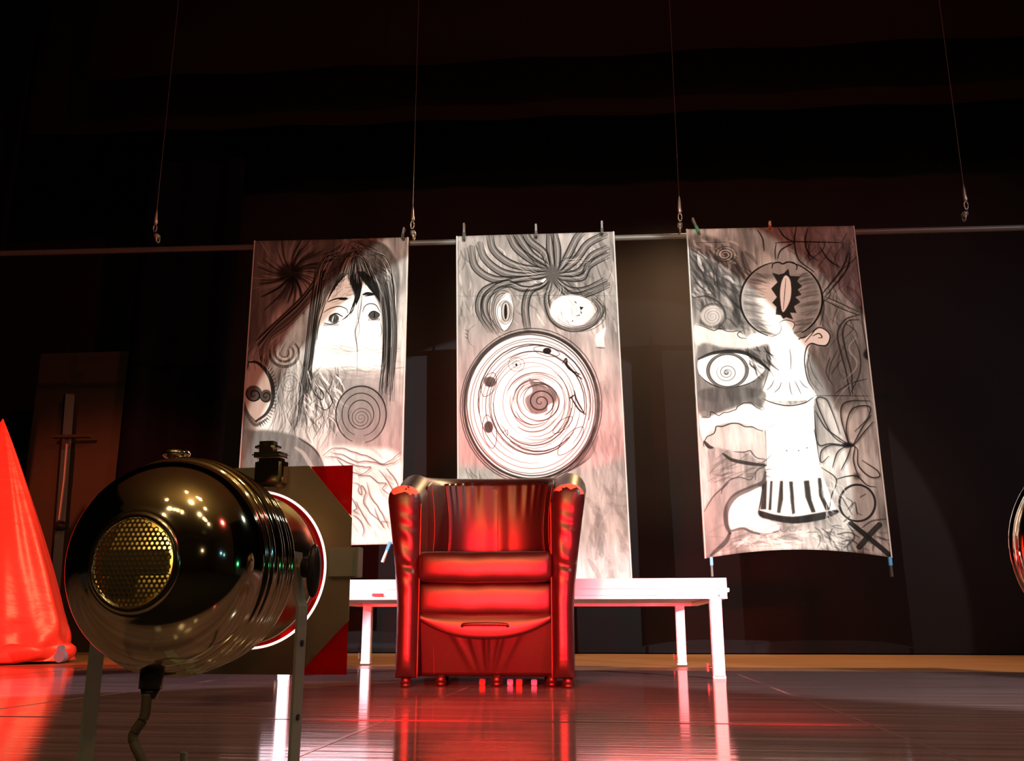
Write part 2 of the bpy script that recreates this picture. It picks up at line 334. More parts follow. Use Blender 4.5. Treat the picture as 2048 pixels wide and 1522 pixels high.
class Art:
    W = 760
    def __init__(s, corners_px, Y, seed, base=0.70):
        s.Y = Y; s.c3 = [gy(x, y, Y) for x, y in corners_px]; s.Q = [np.array((p.x, p.z)) for p in s.c3]
        wid = np.linalg.norm(s.Q[1]-s.Q[0]); hei = np.linalg.norm(s.Q[0]-s.Q[3])
        s.H = int(s.W*hei/wid); s.k = s.W/wid*Y/F*1.0
        s.T = lambda x, y: (x, y)
        n = vnoise(s.H, s.W, 7, 5, seed)*0.6+vnoise(s.H, s.W, 9, 45, seed+1)*0.4
        s.img = np.clip(base+(n-0.5)*0.85, 0.22, 0.93); s.tint = 0
        s.rr = random.Random(seed)
    def crop(s, x0, y0, sc): s.T = lambda x, y: (x0+x*sc, y0+y*sc); s.sc = sc
    def P(s, pts):
        pp = [s.T(*p) for p in pts]
        Xs = []; Zs = []
        for x, y in pp:
            g_ = gy(x, y, s.Y); Xs.append(g_.x); Zs.append(g_.z)
        u, v = inv_bil(s.Q, np.array(Xs), np.array(Zs))
        return np.stack([u*s.W, (1-v)*s.H], 1)
    def cr(s, P, closed=False, step=2.0):
        if len(P) < 2: return P
        if closed: Q = np.vstack([P[-1], P, P[0], P[1]])
        else: Q = np.vstack([2*P[0]-P[1], P, 2*P[-1]-P[-2]])
        o = []
        for i in range(1, len(Q)-2):
            n = max(2, int(np.linalg.norm(Q[i+1]-Q[i])/step)); t_ = (np.arange(n)/n)[:, None]
            o.append(0.5*(2*Q[i]+(Q[i+1]-Q[i-1])*t_+(2*Q[i-1]-5*Q[i]+4*Q[i+1]-Q[i+2])*t_**2+(3*Q[i]-Q[i-1]-3*Q[i+1]+Q[i+2])*t_**3))
        o.append(Q[-2][None]); return np.vstack(o)
    def stroke(s, pts, w_=3.0, a=0.85, col=0.07, closed=False, taper=True, soft=0.9, raw=False, wob=0.0):
        # w_ in crop pixels
        P = s.P(pts) if not raw else np.array(pts, float)
        wr = w_*s.sc*s.k/2*1.25
        P = s.cr(P, closed, max(1.2, wr*0.6))
        if wob:
            n = len(P); ph = s.rr.uniform(0, 6); P = P+np.stack([np.sin(np.arange(n)*0.23+ph), np.cos(np.arange(n)*0.19+ph)], 1)*wob
        n = len(P); tt = np.linspace(0, 1, n)
        rad = wr*(0.35+0.65*np.sin(np.pi*np.clip(tt, 0.02, 0.98))**0.5) if (taper and not closed) else np.full(n, wr)
        mx = int(wr+soft+3); x0 = int(max(0, P[:, 0].min()-mx)); x1 = int(min(s.W, P[:, 0].max()+mx)); y0 = int(max(0, P[:, 1].min()-mx)); y1 = int(min(s.H, P[:, 1].max()+mx))
        if x1 <= x0 or y1 <= y0: return
        buf = np.zeros((y1-y0, x1-x0))
        for i in range(n):
            cx, cy = P[i, 0]-x0, P[i, 1]-y0; r_ = rad[i]; e = int(r_+soft+2)
            a0 = max(0, int(cx)-e); a1 = min(x1-x0, int(cx)+e+1); b0 = max(0, int(cy)-e); b1 = min(y1-y0, int(cy)+e+1)
            if a1 <= a0 or b1 <= b0: continue
            yy, xx = np.ogrid[b0:b1, a0:a1]; d = np.sqrt((xx-cx)**2+(yy-cy)**2)
            c = np.clip((r_+soft*0.5-d)/soft, 0, 1)*min(1, r_*2)
            np.maximum(buf[b0:b1, a0:a1], c, out=buf[b0:b1, a0:a1])
        R_ = s.img[y0:y1, x0:x1]; s.img[y0:y1, x0:x1] = R_*(1-a*buf)+col*a*buf
    def mask(s, pts, smooth=True, soft=2):
        P = s.P(pts)
        if smooth: P = s.cr(P, True, 6)
        yy, xx = np.mgrid[0:s.H, 0:s.W]; m_ = np.zeros((s.H, s.W), bool)
        n = len(P); y0 = max(0, int(P[:, 1].min())); y1 = min(s.H, int(P[:, 1].max())+1); x0 = max(0, int(P[:, 0].min())); x1 = min(s.W, int(P[:, 0].max())+1)
        if y1 <= y0 or x1 <= x0: return m_.astype(float)
        sub = m_[y0:y1, x0:x1]; Y_ = yy[y0:y1, x0:x1]+0.5; X_ = xx[y0:y1, x0:x1]+0.5
        for i in range(n):
            ax, ay = P[i]; bx, by = P[(i+1) % n]
            if ay == by: continue
            sub ^= ((ay > Y_) != (by > Y_)) & (X_ < (bx-ax)*(Y_-ay)/(by-ay)+ax)
        return blur(m_.astype(float), soft)
    def fill(s, pts, col, a=1.0, smooth=True, soft=1, tex=0.0):
        m_ = s.mask(pts, smooth, soft)*a; c = col
        if tex: c = col+(vnoise(s.H, s.W, 14, 40, s.rr.randint(0, 999))-0.5)*tex
        s.img = s.img*(1-m_)+c*m_
    def ell(s, cx, cy, rx, ry, n=20, rot=0, a0=0, a1=360):
        o = []
        for i in range(n+(0 if a1-a0 == 360 else 1)):
            t_ = R(a0+(a1-a0)*i/n); x = rx*math.cos(t_); y = ry*math.sin(t_)
            o.append((cx+x*math.cos(R(rot))-y*math.sin(R(rot)), cy+x*math.sin(R(rot))+y*math.cos(R(rot))))
        return o
    def spiral(s, cx, cy, r0, r1, turns, asp=1.0, a0=0, w_=4, **kw):
        n = int(turns*14); s.stroke([(cx+(r0+(r1-r0)*i/n)*math.cos(R(a0)+2*math.pi*turns*i/n), cy+asp*(r0+(r1-r0)*i/n)*math.sin(R(a0)+2*math.pi*turns*i/n)) for i in range(n+1)], w_, **kw)
    def brush(s, region, ang, n, length, w_, a=0.2, col=0.2, jit=15):
        x0, y0, x1, y1 = region
        for _ in range(n):
            x = s.rr.uniform(x0, x1); y = s.rr.uniform(y0, y1); an = R(ang+s.rr.uniform(-jit, jit)); L = length*s.rr.uniform(0.4, 1)
            cv = s.rr.uniform(-0.15, 0.15)*L
            s.stroke([(x, y), (x+math.cos(an)*L/2-math.sin(an)*cv, y+math.sin(an)*L/2+math.cos(an)*cv), (x+math.cos(an)*L, y+math.sin(an)*L)], w_*s.rr.uniform(0.5, 1.3), a*s.rr.uniform(0.5, 1.2), col, soft=2.0)
    def image(s, name):
        g_ = np.clip((s.img-0.5)*1.18+0.47+(rng.random(s.img.shape)-0.5)*0.03, 0.02, 0.95)
        arr = np.ones((s.H, s.W, 4), np.float32); v_ = g_[::-1]
        arr[..., 0] = v_; arr[..., 1] = v_*0.975; arr[..., 2] = v_*0.955
        im = bpy.data.images.new(name, s.W, s.H); im.pixels.foreach_set(arr.ravel()); im.update(); im.pack(); return im

def art_one():
    A = Art([(508, 482), (818, 475), (803, 1088), (466, 1096)], 6.0, 11, 0.66)
    A.crop(460, 440, 0.3416)
    # corner outside the spot's edge painted darker as shade, with petal burst
    A.fill([(100, 60), (640, 60), (560, 240), (440, 360), (260, 540), (100, 740)], 0.42, 0.8, soft=14, tex=0.25)
    for k in range(80):
        an = R(k*360/80+A.rr.uniform(-4, 4)); L = A.rr.uniform(150, 270); bend = 0.35
        A.stroke([(360+20*math.cos(an), 310+20*math.sin(an)), (360+L*.5*math.cos(an+bend*.5), 310+L*.5*math.sin(an+bend*.5)), (360+L*math.cos(an+bend), 310+L*math.sin(an+bend))], A.rr.choice([5, 8, 12]), 0.5, A.rr.choice([0.1, 0.14, 0.65]), soft=2.5)
    A.fill(A.ell(350, 310, 70, 60), 0.15, 0.7, soft=10)
    # flowing strands between burst and hair
    for k in range(60):
        o = k*5
        A.stroke([(500-o*.15, 330+o*.6), (430-o*.3, 430+o*.65), (300-o*.3, 560+o*.55), (150+o*.1, 690+o*.5)], A.rr.choice([4, 6, 9]), 0.5, A.rr.choice([0.12, 0.22, 0.35, 0.85]), soft=2)
    # hair mass
    A.fill([(500, 300), (560, 200), (660, 140), (780, 115), (900, 140), (970, 230), (995, 340), (985, 560), (975, 700), (940, 960), (905, 1200), (890, 1180), (900, 900), (890, 640), (850, 470), (780, 350), (720, 300), (650, 330), (590, 400), (540, 520), (500, 680), (470, 860), (420, 1050), (380, 1220), (430, 900), (450, 700), (470, 480)], 0.40, 0.9, soft=4, tex=0.35)
    # face
    A.fill([(650, 325), (700, 310), (760, 340), (830, 420), (880, 520), (890, 640), (890, 800), (895, 920), (700, 930), (560, 900), (470, 880), (485, 720), (510, 590), (555, 480), (600, 390)], 0.93, 0.97, soft=3)
    A.brush((560, 360, 700, 490), -25, 26, 90, 7, 0.30, 0.35)
    A.brush((480, 720, 890, 920), 4, 40, 200, 7, 0.30, 0.45, 6)
    A.fill([(470, 880), (900, 890), (960, 960), (1000, 1400), (640, 1390), (560, 1100), (460, 1000)], 0.56, 0.75, soft=12, tex=0.2)
    # hair strokes
    for k in range(420):
        t_ = A.rr.random(); side = A.rr.random() < 0.5
        if side:   # right sweep
            x0 = A.rr.uniform(700, 760); y0 = A.rr.uniform(120, 300); e = A.rr.uniform(0, 1)
            pts = [(x0, y0), (820+e*90, 200+A.rr.uniform(0, 130)), (880+e*90, 420+A.rr.uniform(-40, 40)), (900+e*70, 640+A.rr.uniform(-60, 120))]
        else:
            x0 = A.rr.uniform(660, 760); y0 = A.rr.uniform(120, 290); e = A.rr.uniform(0, 1)
            pts = [(x0, y0), (590-e*40+A.rr.uniform(-20, 40), 240+A.rr.uniform(-30, 110)), (540-e*50, 420+A.rr.uniform(-30, 60)), (500-e*30, 600+A.rr.uniform(-40, 140))]
        A.stroke(pts, A.rr.choice([2.5, 3.5, 5]), 0.7, A.rr.choice([0.05, 0.09, 0.14, 0.62, 0.72, 0.8]), soft=1.2)
    for k in range(60):
        x = A.rr.uniform(895, 975); A.stroke([(x-30, 330+A.rr.uniform(-60, 60)), (x, 560), (x+A.rr.uniform(-8, 8), 760), (x-A.rr.uniform(5, 35), 930+A.rr.uniform(0, 180))], 4, 0.55, A.rr.choice([0.08, 0.12, 0.55]))
        x = A.rr.uniform(450, 505); A.stroke([(x+45, 330+A.rr.uniform(-60, 60)), (x+5, 600), (x-18, 800), (x-A.rr.uniform(30, 60), 1000), (x-A.rr.uniform(50, 90), 1150+A.rr.uniform(-60, 80))], 3.5, 0.55, A.rr.choice([0.08, 0.15, 0.7]))
    # bangs
    for k in range(46):
        e = A.rr.uniform(-1, 1)
        A.stroke([(720+e*30, 240), (730+e*35, 340), (745+e*14, 430), (720+e*4, 500), (690, 560), (655, 585)], 3, 0.7, 0.07) if k % 3 == 0 else A.stroke([(720+e*30, 240), (745+e*30, 350), (750+e*12, 440), (738, 490+e*10)], 5, 0.7, 0.08)
    A.fill([(680, 235), (790, 235), (772, 380), (755, 440), (738, 480), (722, 420), (690, 330)], 0.16, 0.85, True, 3, tex=0.25)
    A.fill([(640, 200), (880, 200), (890, 470), (840, 430), (790, 360), (720, 300), (650, 330), (560, 440), (560, 330)], 0.38, 0.75, True, 5, tex=0.4)
    for k in range(120):
        x = A.rr.uniform(600, 900); A.stroke([(730, 170+A.rr.uniform(0, 40)), ((730+x)/2+A.rr.uniform(-10, 10), 240), (x, 330+abs(x-740)*0.5+A.rr.uniform(-40, 40))], 3.2, 0.6, A.rr.choice([0.05, 0.08, 0.7, 0.85]))
    A.stroke([(772, 420), (768, 500), (752, 590), (735, 650), (742, 720), (748, 770)], 4, 0.7, 0.1); A.stroke([(760, 450), (748, 540), (758, 640), (742, 700)], 3, 0.6, 0.12)
    A.stroke([(740, 470), (715, 530), (680, 565), (655, 585)], 5, 0.75, 0.08); A.stroke([(730, 450), (722, 520), (700, 560)], 4, 0.7, 0.08)
    A.stroke([(880, 600), (890, 650), (880, 690)], 3, 0.6); A.stroke([(560, 470), (520, 600), (505, 700)], 7, 0.7, 0.1)
    for k in range(1): A.stroke([(762+k*2, 430), (765, 500), (745+k*2, 580), (730+k*3, 660), (742+k, 740), (745, 830), (743, 920)], 2.5, 0.6, 0.09)
    for k in range(16):
        A.stroke([(740+k*3, 300), (800+k*4, 380), (850+k*2, 440+k*3)], 4, 0.7, 0.08)
        A.stroke([(690-k*3, 310), (640-k*3, 360+k*3), (590-k*2, 430+k*4)], 3, 0.6, 0.1)
    # brows
    A.stroke([(572, 478), (610, 462), (650, 456), (685, 458)], 8, 0.85); A.stroke([(640, 461), (684, 459)], 15, 0.85)
    A.stroke([(780, 436), (805, 430), (842, 436)], 17, 0.9); A.stroke([(790, 445), (845, 437)], 8, 0.8)
    # lids, eyes, lashes
    A.stroke([(545, 540), (590, 515), (640, 505), (680, 520), (690, 545)], 5, 0.85); A.stroke([(575, 590), (590, 560), (620, 546), (660, 565)], 7, 0.9)
    A.fill(A.ell(607, 576, 30, 27), 0.22, 0.9, soft=1); A.fill(A.ell(605, 578, 8, 20, rot=20), 0.75, 0.9, soft=1); A.stroke([(612, 560), (604, 600)], 6, 0.9, 0.04)
    A.stroke([(548, 600), (575, 608), (610, 606), (640, 590)], 5, 0.85)
    for k in range(11): A.stroke([(552+k*8, 604), (548+k*8, 620)], 3, 0.85)
    A.stroke([(775, 540), (790, 505), (820, 490), (855, 500), (880, 540)], 5, 0.85); A.stroke([(808, 565), (825, 540), (850, 536), (878, 555)], 6, 0.9)
    A.fill(A.ell(845, 558, 34, 22), 0.24, 0.9, soft=1); A.stroke([(846, 542), (846, 576)], 7, 0.9, 0.04); A.stroke([(812, 570), (840, 584), (875, 576)], 4, 0.85)
    for k in range(9): A.stroke([(815+k*8, 576), (812+k*8, 592)], 3, 0.85)
    # crescents
    for r_, w_, c in ((85, 16, 0.3), (68, 12, 0.75), (54, 12, 0.3), (38, 12, 0.8), (26, 8, 0.35)):
        A.stroke(A.ell(315, 775, r_, r_*.95, 14, 0, -40, 190), w_, 0.8, c, soft=2)
    A.spiral(345, 950, 8, 62, 3, 1.05, w_=4, a=0.4, col=0.25)
    # big lens eye at left
    A.fill([(118, 820), (190, 870), (238, 960), (235, 1060), (200, 1130), (145, 1178), (95, 1110), (75, 1000), (90, 900)], 0.86, 0.95, soft=1, tex=0.12)
    A.stroke([(108, 830), (160, 835), (215, 890), (246, 970), (245, 1060), (210, 1130), (150, 1175)], 20, 0.8, 0.14); A.stroke([(150, 1182), (105, 1130), (78, 1050), (80, 930), (110, 830)], 12, 0.6, 0.2)
    A.stroke([(75, 1090), (110, 1160), (150, 1198), (215, 1160)], 16, 0.6, 0.25, soft=4)
    for k in range(26):
        an = R(-75+k*6.2); x = 150+100*math.cos(an); y = 1000+185*math.sin(an); A.stroke([(x, y), (x+26*math.cos(an-.3), y+30*math.sin(an-.3))], 3.5, 0.8)
    A.fill(A.ell(138, 1015, 48, 46), 0.38, 0.95, soft=1); A.fill(A.ell(210, 1030, 34, 38), 0.38, 0.95, soft=1)
    A.spiral(140, 1022, 4, 46, 1.6, 1, w_=6, a=0.85); A.spiral(208, 1030, 3, 35, 1.5, 1.05, w_=5, a=0.85)
    # shards and scribbles
    A.brush((420, 850, 640, 1200), 75, 70, 130, 7, 0.45, 0.2, 25); A.brush((420, 850, 640, 1200), 60, 45, 110, 9, 0.75, 0.88, 25)
    for pts in ([(455, 900), (480, 990), (530, 1050), (545, 1020), (500, 950), (470, 890)], [(520, 920), (560, 990), (600, 1060), (560, 1110), (500, 1080)], [(600, 930), (580, 1010), (620, 1100)]): A.stroke(pts, 5, 0.8, 0.12)
    for k in range(110):
        x = A.rr.uniform(250, 640); y = A.rr.uniform(820, 1150); L_ = A.rr.uniform(80, 240); cv = A.rr.uniform(-50, 50)
        A.stroke([(x, y), (x+cv, y+L_*.5), (x-A.rr.uniform(0, 50), y+L_)], A.rr.choice([3, 4, 7]), 0.4, A.rr.choice([0.12, 0.25, 0.4, 0.85]), soft=2)
    for k in range(30):
        x = A.rr.uniform(80, 440); y = A.rr.uniform(640, 800); A.stroke([(x, y), (x-30, y+60), (x-20, y+140)], 6, 0.3, A.rr.choice([0.2, 0.8]), soft=3)
    # big spiral
    A.fill(A.ell(770, 1130, 150, 165), 0.50, 0.75, soft=6, tex=0.12)
    for r_, w_ in ((150, 5), (146, 3), (112, 5), (75, 5)): A.stroke(A.ell(768, 1140, r_, r_*1.12, 22, 0, 110, 440), w_, 0.75, 0.14)
    A.spiral(768, 1160, 4, 72, 3.6, 1.0, w_=5, a=0.5, col=0.2)
    # hill
    A.fill([(40, 1280), (160, 1230), (300, 1240), (420, 1280), (500, 1350), (545, 1450), (560, 1560), (560, 1800), (0, 1800)], 0.40, 0.85, soft=5, tex=0.2)
    A.stroke([(400, 1275), (480, 1330), (530, 1400), (558, 1500), (570, 1600)], 10, 0.7, 0.2, soft=3); A.stroke([(380, 1330), (430, 1370), (480, 1460), (500, 1560)], 22, 0.5, 0.75, soft=6)
    A.crop(460, 780, 0.2234)
    A.fill([(820, 560), (950, 500), (1200, 520), (1540, 620), (1540, 1380), (1100, 1380), (1000, 1000), (850, 700)], 0.88, 0.8, soft=10, tex=0.15)
    for pts in ([(830, 590), (900, 530), (1000, 520), (1120, 560), (1250, 600), (1380, 660), (1530, 560)], [(850, 600), (950, 600), (1080, 660), (1200, 690), (1260, 690), (1230, 730), (1150, 770)],
                [(900, 560), (1010, 580), (1130, 640), (1250, 640), (1400, 670), (1530, 620)], [(1150, 770), (1250, 770), (1330, 830), (1400, 840), (1370, 890), (1430, 930)],
                [(1100, 830), (1160, 850), (1150, 900), (1180, 940), (1180, 860), (1220, 920), (1200, 1000), (1260, 1100), (1330, 1160)], [(1230, 830), (1260, 950), (1330, 1050), (1390, 1160), (1420, 1230)],
                [(1300, 1060), (1330, 1150), (1380, 1230), (1360, 1180), (1420, 1180)], [(1100, 1120), (1160, 1160), (1200, 1240), (1190, 1310)], [(1090, 960), (1140, 1060), (1110, 1080), (1160, 1110)], [(1130, 1000), (1200, 1130), (1260, 1220)],
                [(960, 620), (1060, 720), (1180, 760)], [(1400, 700), (1480, 800), (1520, 900)], [(1340, 720), (1440, 860), (1500, 1040), (1520, 1200)]):
        A.stroke(pts, 9, 0.62, 0.25, soft=2, wob=1.0); A.stroke([(x+12, y+12) for x, y in pts], 14, 0.3, 0.35, soft=4)
    A.brush((870, 520, 1520, 1300), 50, 60, 170, 18, 0.22, 0.45, 30)
    return A

def art_two():
    A = Art([(912, 473), (1229, 463), (1266, 1182), (916, 1186)], 6.0, 23, 0.62)
    A.crop(880, 440, 0.2365)
    A.fill([(130, 100), (1500, 90), (1500, 800), (1250, 800), (700, 980), (150, 800)], 0.56, 0.55, soft=12, tex=0.3)
    A.brush((150, 150, 1480, 900), 80, 130, 180, 16, 0.30, 0.30, 30); A.brush((150, 150, 1480, 900), 70, 70, 140, 14, 0.4, 0.85, 30)
    O = (950, 450)
    arms = [[(880, 400), (760, 330), (640, 230), (580, 110)], [(900, 380), (780, 300), (700, 200), (640, 100)], [(880, 420), (700, 400), (560, 350), (450, 250), (420, 130)],
            [(870, 450), (700, 470), (520, 440), (380, 330), (330, 200)], [(850, 480), (650, 500), (450, 500), (300, 400), (260, 230)], [(860, 470), (600, 520), (380, 600), (330, 760), (430, 940)],
            [(920, 400), (880, 280), (760, 180), (720, 100)], [(950, 390), (930, 250), (930, 100)], [(985, 400), (990, 250), (960, 100)], [(1010, 420), (1080, 300), (1150, 160), (1200, 100)],
            [(1030, 430), (1150, 330), (1250, 200), (1400, 120)], [(1040, 460), (1180, 430), (1290, 300), (1420, 240)], [(1040, 490), (1200, 480), (1260, 380), (1420, 290)],
            [(1000, 520), (1100, 590), (1230, 590), (1400, 510)], [(990, 540), (1120, 640), (1260, 610), (1420, 540)], [(930, 540), (900, 680), (960, 840), (1100, 910), (1260, 880), (1360, 760), (1300, 680)],
            [(880, 540), (760, 600), (720, 740), (740, 930)], [(850, 560), (700, 580), (560, 540), (400, 640), (380, 800), (480, 950)]]
    for a_ in arms:
        pts = [O]+a_
        A.stroke(pts, 62, 0.75, 0.38, soft=5, taper=True)
    for a_ in arms:
        pts = [O]+a_; n_ = len(pts)
        for sgn in (-1, 1):
            q_ = []
            for i, (x, y) in enumerate(pts):
                x2, y2 = pts[min(i+1, n_-1)]; x1, y1 = pts[max(i-1, 0)]; L = math.hypot(x2-x1, y2-y1)+1e-6; o = sgn*29*min(1, (0.15+i/ (n_-1)*1.6))
                q_.append((x-(y2-y1)/L*o, y+(x2-x1)/L*o))
            A.stroke(q_, 8, 0.78, 0.13, soft=1.8)
        A.stroke([(x+5, y-6) for x, y in pts], 9, 0.45, 0.8, soft=4)
    A.fill(A.ell(950, 455, 60, 80), 0.36, 0.9, soft=6); A.fill([(890, 490), (900, 500), (870, 530), (850, 515)], 0.95, 1, False, 1)
    for k in range(60):
        an = A.rr.uniform(0, 6.28); r0 = A.rr.uniform(80, 160); L = A.rr.uniform(100, 260); bnd = 0.35
        A.stroke([(950+r0*math.cos(an), 460+r0*math.sin(an)), (950+(r0+L/2)*math.cos(an+bnd/2), 460+(r0+L/2)*math.sin(an+bnd/2)*.8), (950+(r0+L)*math.cos(an+bnd), 460+(r0+L)*math.sin(an+bnd)*.75)], 4, 0.4, A.rr.choice([0.1, 0.85]))
    # seam
    A.stroke([(150, 645), (480, 645), (700, 640), (1100, 632), (1480, 640)], 3, 0.6, 0.15)
    # left eye
    A.fill(A.ell(550, 770, 110, 190, rot=-6), 0.55, 0.7, soft=6, tex=0.2)
    for r_ in (1.0, 1.15, 1.4): A.stroke(A.ell(540, 780, 88*r_, 160*r_, 20, -4, 60, 330), 6, 0.6, 0.15)
    A.fill([(575, 615), (615, 700), (622, 790), (600, 880), (543, 940), (495, 870), (470, 780), (490, 700)], 0.95, 1, True, 1)
    A.stroke([(575, 615), (615, 700), (622, 790), (600, 880), (543, 940), (495, 870), (470, 780), (490, 700), (575, 615)], 5, 0.8)
    A.fill(A.ell(550, 782, 64, 98), 0.62, 0.9, soft=1, tex=0.3); A.fill(A.ell(500, 790, 20, 60), 0.92, 0.8, soft=3)
    A.stroke(A.ell(550, 782, 66, 100), 4, 0.7, 0.12, True); A.stroke(A.ell(556, 775, 36, 82), 5, 0.8, 0.1, True); A.fill(A.ell(556, 778, 13, 66), 0.10, 0.95, soft=1); A.stroke(A.ell(575, 782, 30, 74, 14, 0, -90, 90), 4, 0.6, 0.15)
    # right eye
    A.fill(A.ell(1115, 765, 185, 135), 0.94, 0.95, soft=4); A.fill(A.ell(1210, 770, 120, 110), 0.72, 0.5, soft=10, tex=0.3)
    for q_ in ([(1130, 680), (1150, 690), (1155, 708)], [(1180, 730), (1215, 735), (1190, 762)], [(1185, 765), (1200, 780), (1195, 795), (1190, 780)], [(1140, 810), (1185, 797), (1180, 806)], [(1118, 845), (1128, 848), (1112, 865)]): A.fill(q_, 0.12, 1, False, 1)
    for r_ in (0.98, 1.08, 1.2, 1.33): A.stroke(A.ell(1150, 765, 190*r_, 132*r_, 22, 6, -120, 150), 5, 0.6, 0.18)
    A.brush((980, 650, 1100, 860), 60, 20, 90, 8, 0.3, 0.4, 40)
    # small side shapes
    A.fill([(300, 880), (240, 950), (240, 1020), (300, 1075), (330, 1000)], 0.55, 0.9, soft=2); A.stroke([(300, 885), (245, 935), (235, 1000), (255, 1050), (292, 1075)], 5, 0.8)
    for y in (935, 965, 995): A.fill([(240, y), (205, y-8), (240, y+22)], 0.15, 0.9, False, 1)
    A.fill([(1320, 970), (1400, 905), (1385, 1000), (1395, 1075), (1320, 1070), (1310, 1010)], 0.95, 1, False, 2); A.stroke([(1320, 1075), (1390, 1080)], 12, 0.8); A.stroke([(1405, 900), (1390, 640), (1370, 500)], 4, 0.5)
    # disc
    A.crop(880, 640, 0.3549)
    A.fill([(95, 100), (330, 60), (900, 100), (1010, 400), (1030, 800), (1090, 1600), (80, 1600)], 0.60, 0.6, soft=20, tex=0.25)
    A.fill(A.ell(510, 480, 372, 410, 24), 0.93, 0.97, soft=2)
    A.fill(A.ell(500, 480, 345, 385, 24), 0.93, 0.97, soft=2)
    for k, (r_, w_, a_) in enumerate(((1.0, 9, 0.75), (1.03, 4, 0.6), (0.965, 6, 0.65), (0.92, 4, 0.5), (1.06, 4, 0.5), (0.87, 4, 0.45))):
        A.stroke(A.ell(510+A.rr.uniform(-6, 6), 482+A.rr.uniform(-6, 6), 375*r_, 412*r_, 26, A.rr.uniform(-6, 6)), w_*1.3, a_, 0.10, True, wob=0.3)
    for k in range(26):
        r_ = A.rr.uniform(0.30, 0.90); a0 = A.rr.uniform(0, 360); A.stroke(A.ell(530+A.rr.uniform(-15, 15), 470+A.rr.uniform(-15, 15), 355*r_, 385*r_, 16, A.rr.uniform(-15, 15), a0, a0+A.rr.uniform(80, 210)), A.rr.choice([4, 5, 7]), 0.7, A.rr.choice([0.12, 0.25, 0.4]), wob=0.5)
    for k in range(30):
        r_ = A.rr.uniform(0.25, 0.5); a0 = A.rr.uniform(100, 360); A.stroke(A.ell(545, 455, 360*r_, 330*r_, 12, A.rr.uniform(-15, 15), a0, a0+A.rr.uniform(40, 120)), 5, 0.55, A.rr.choice([0.2, 0.35]))
    A.fill([(500, 330), (540, 350), (590, 380), (650, 400), (655, 450), (610, 480), (600, 515), (530, 530), (490, 490), (480, 440), (520, 400)], 0.42, 0.85, soft=2, tex=0.2)
    A.spiral(565, 460, 4, 80, 2.2, 0.95, w_=7, a=0.75, col=0.16); A.spiral(560, 455, 85, 130, 1.3, 0.95, a0=120, w_=6, a=0.65, col=0.2)
    # little eyes
    for (cx, cy, rx, ry, rot) in ((275, 365, 72, 40, 112), (600, 175, 75, 26, 12), (280, 630, 95, 38, 80), (735, 680, 105, 38, -48), (690, 590, 70, 26, -40)):
        A.stroke([(cx+rx*math.cos(t_)*math.cos(R(rot))-ry*math.sin(t_)*abs(math.sin(t_))**.3*math.sin(R(rot)), cy+rx*math.cos(t_)*math.sin(R(rot))+ry*math.sin(t_)*abs(math.sin(t_))**.3*math.cos(R(rot))) for t_ in [i*math.pi/8 for i in range(16)]], 4, 0.65, 0.15, True)
    A.fill(A.ell(282, 350, 34, 30), 0.22, 0.85, soft=2, tex=0.3); A.fill(A.ell(603, 173, 24, 18), 0.12, 0.95, soft=1); A.fill(A.ell(275, 605, 26, 34), 0.24, 0.9, soft=2)
    A.stroke(A.ell(430, 250, 45, 38), 4, 0.55, 0.25, True); A.stroke(A.ell(432, 250, 22, 20), 4, 0.5, 0.25, True); A.fill(A.ell(430, 252, 6, 8), 0.08, 1, soft=1)
    for pts in ([(695, 230), (730, 275), (790, 305)], [(705, 225), (720, 260), (760, 300), (800, 330)], [(735, 430), (780, 500), (820, 530)], [(755, 395), (770, 450), (810, 520)], [(690, 240), (710, 215), (716, 250)], [(730, 440), (755, 420)]): A.stroke(pts, 8, 0.85, 0.12)
    A.stroke([(340, 590), (360, 610), (380, 650), (378, 620), (345, 640)], 4, 0.6)
    A.brush((120, 820, 250, 900), 60, 10, 90, 6, 0.4, 0.3); A.brush((850, 300, 1000, 850), 85, 45, 220, 12, 0.25, 0.42, 12)
    for k in range(10): A.stroke([(640+k*12, 880-k*4), (760+k*10, 820-k*6), (840+k*6, 700-k*6)], 4, 0.4, 0.25)
    A.brush((830, 900, 1080, 1500), 80, 40, 240, 26, 0.25, 0.40, 25); A.brush((830, 900, 1080, 1500), 20, 24, 200, 30, 0.2, 0.65, 25)
    return A

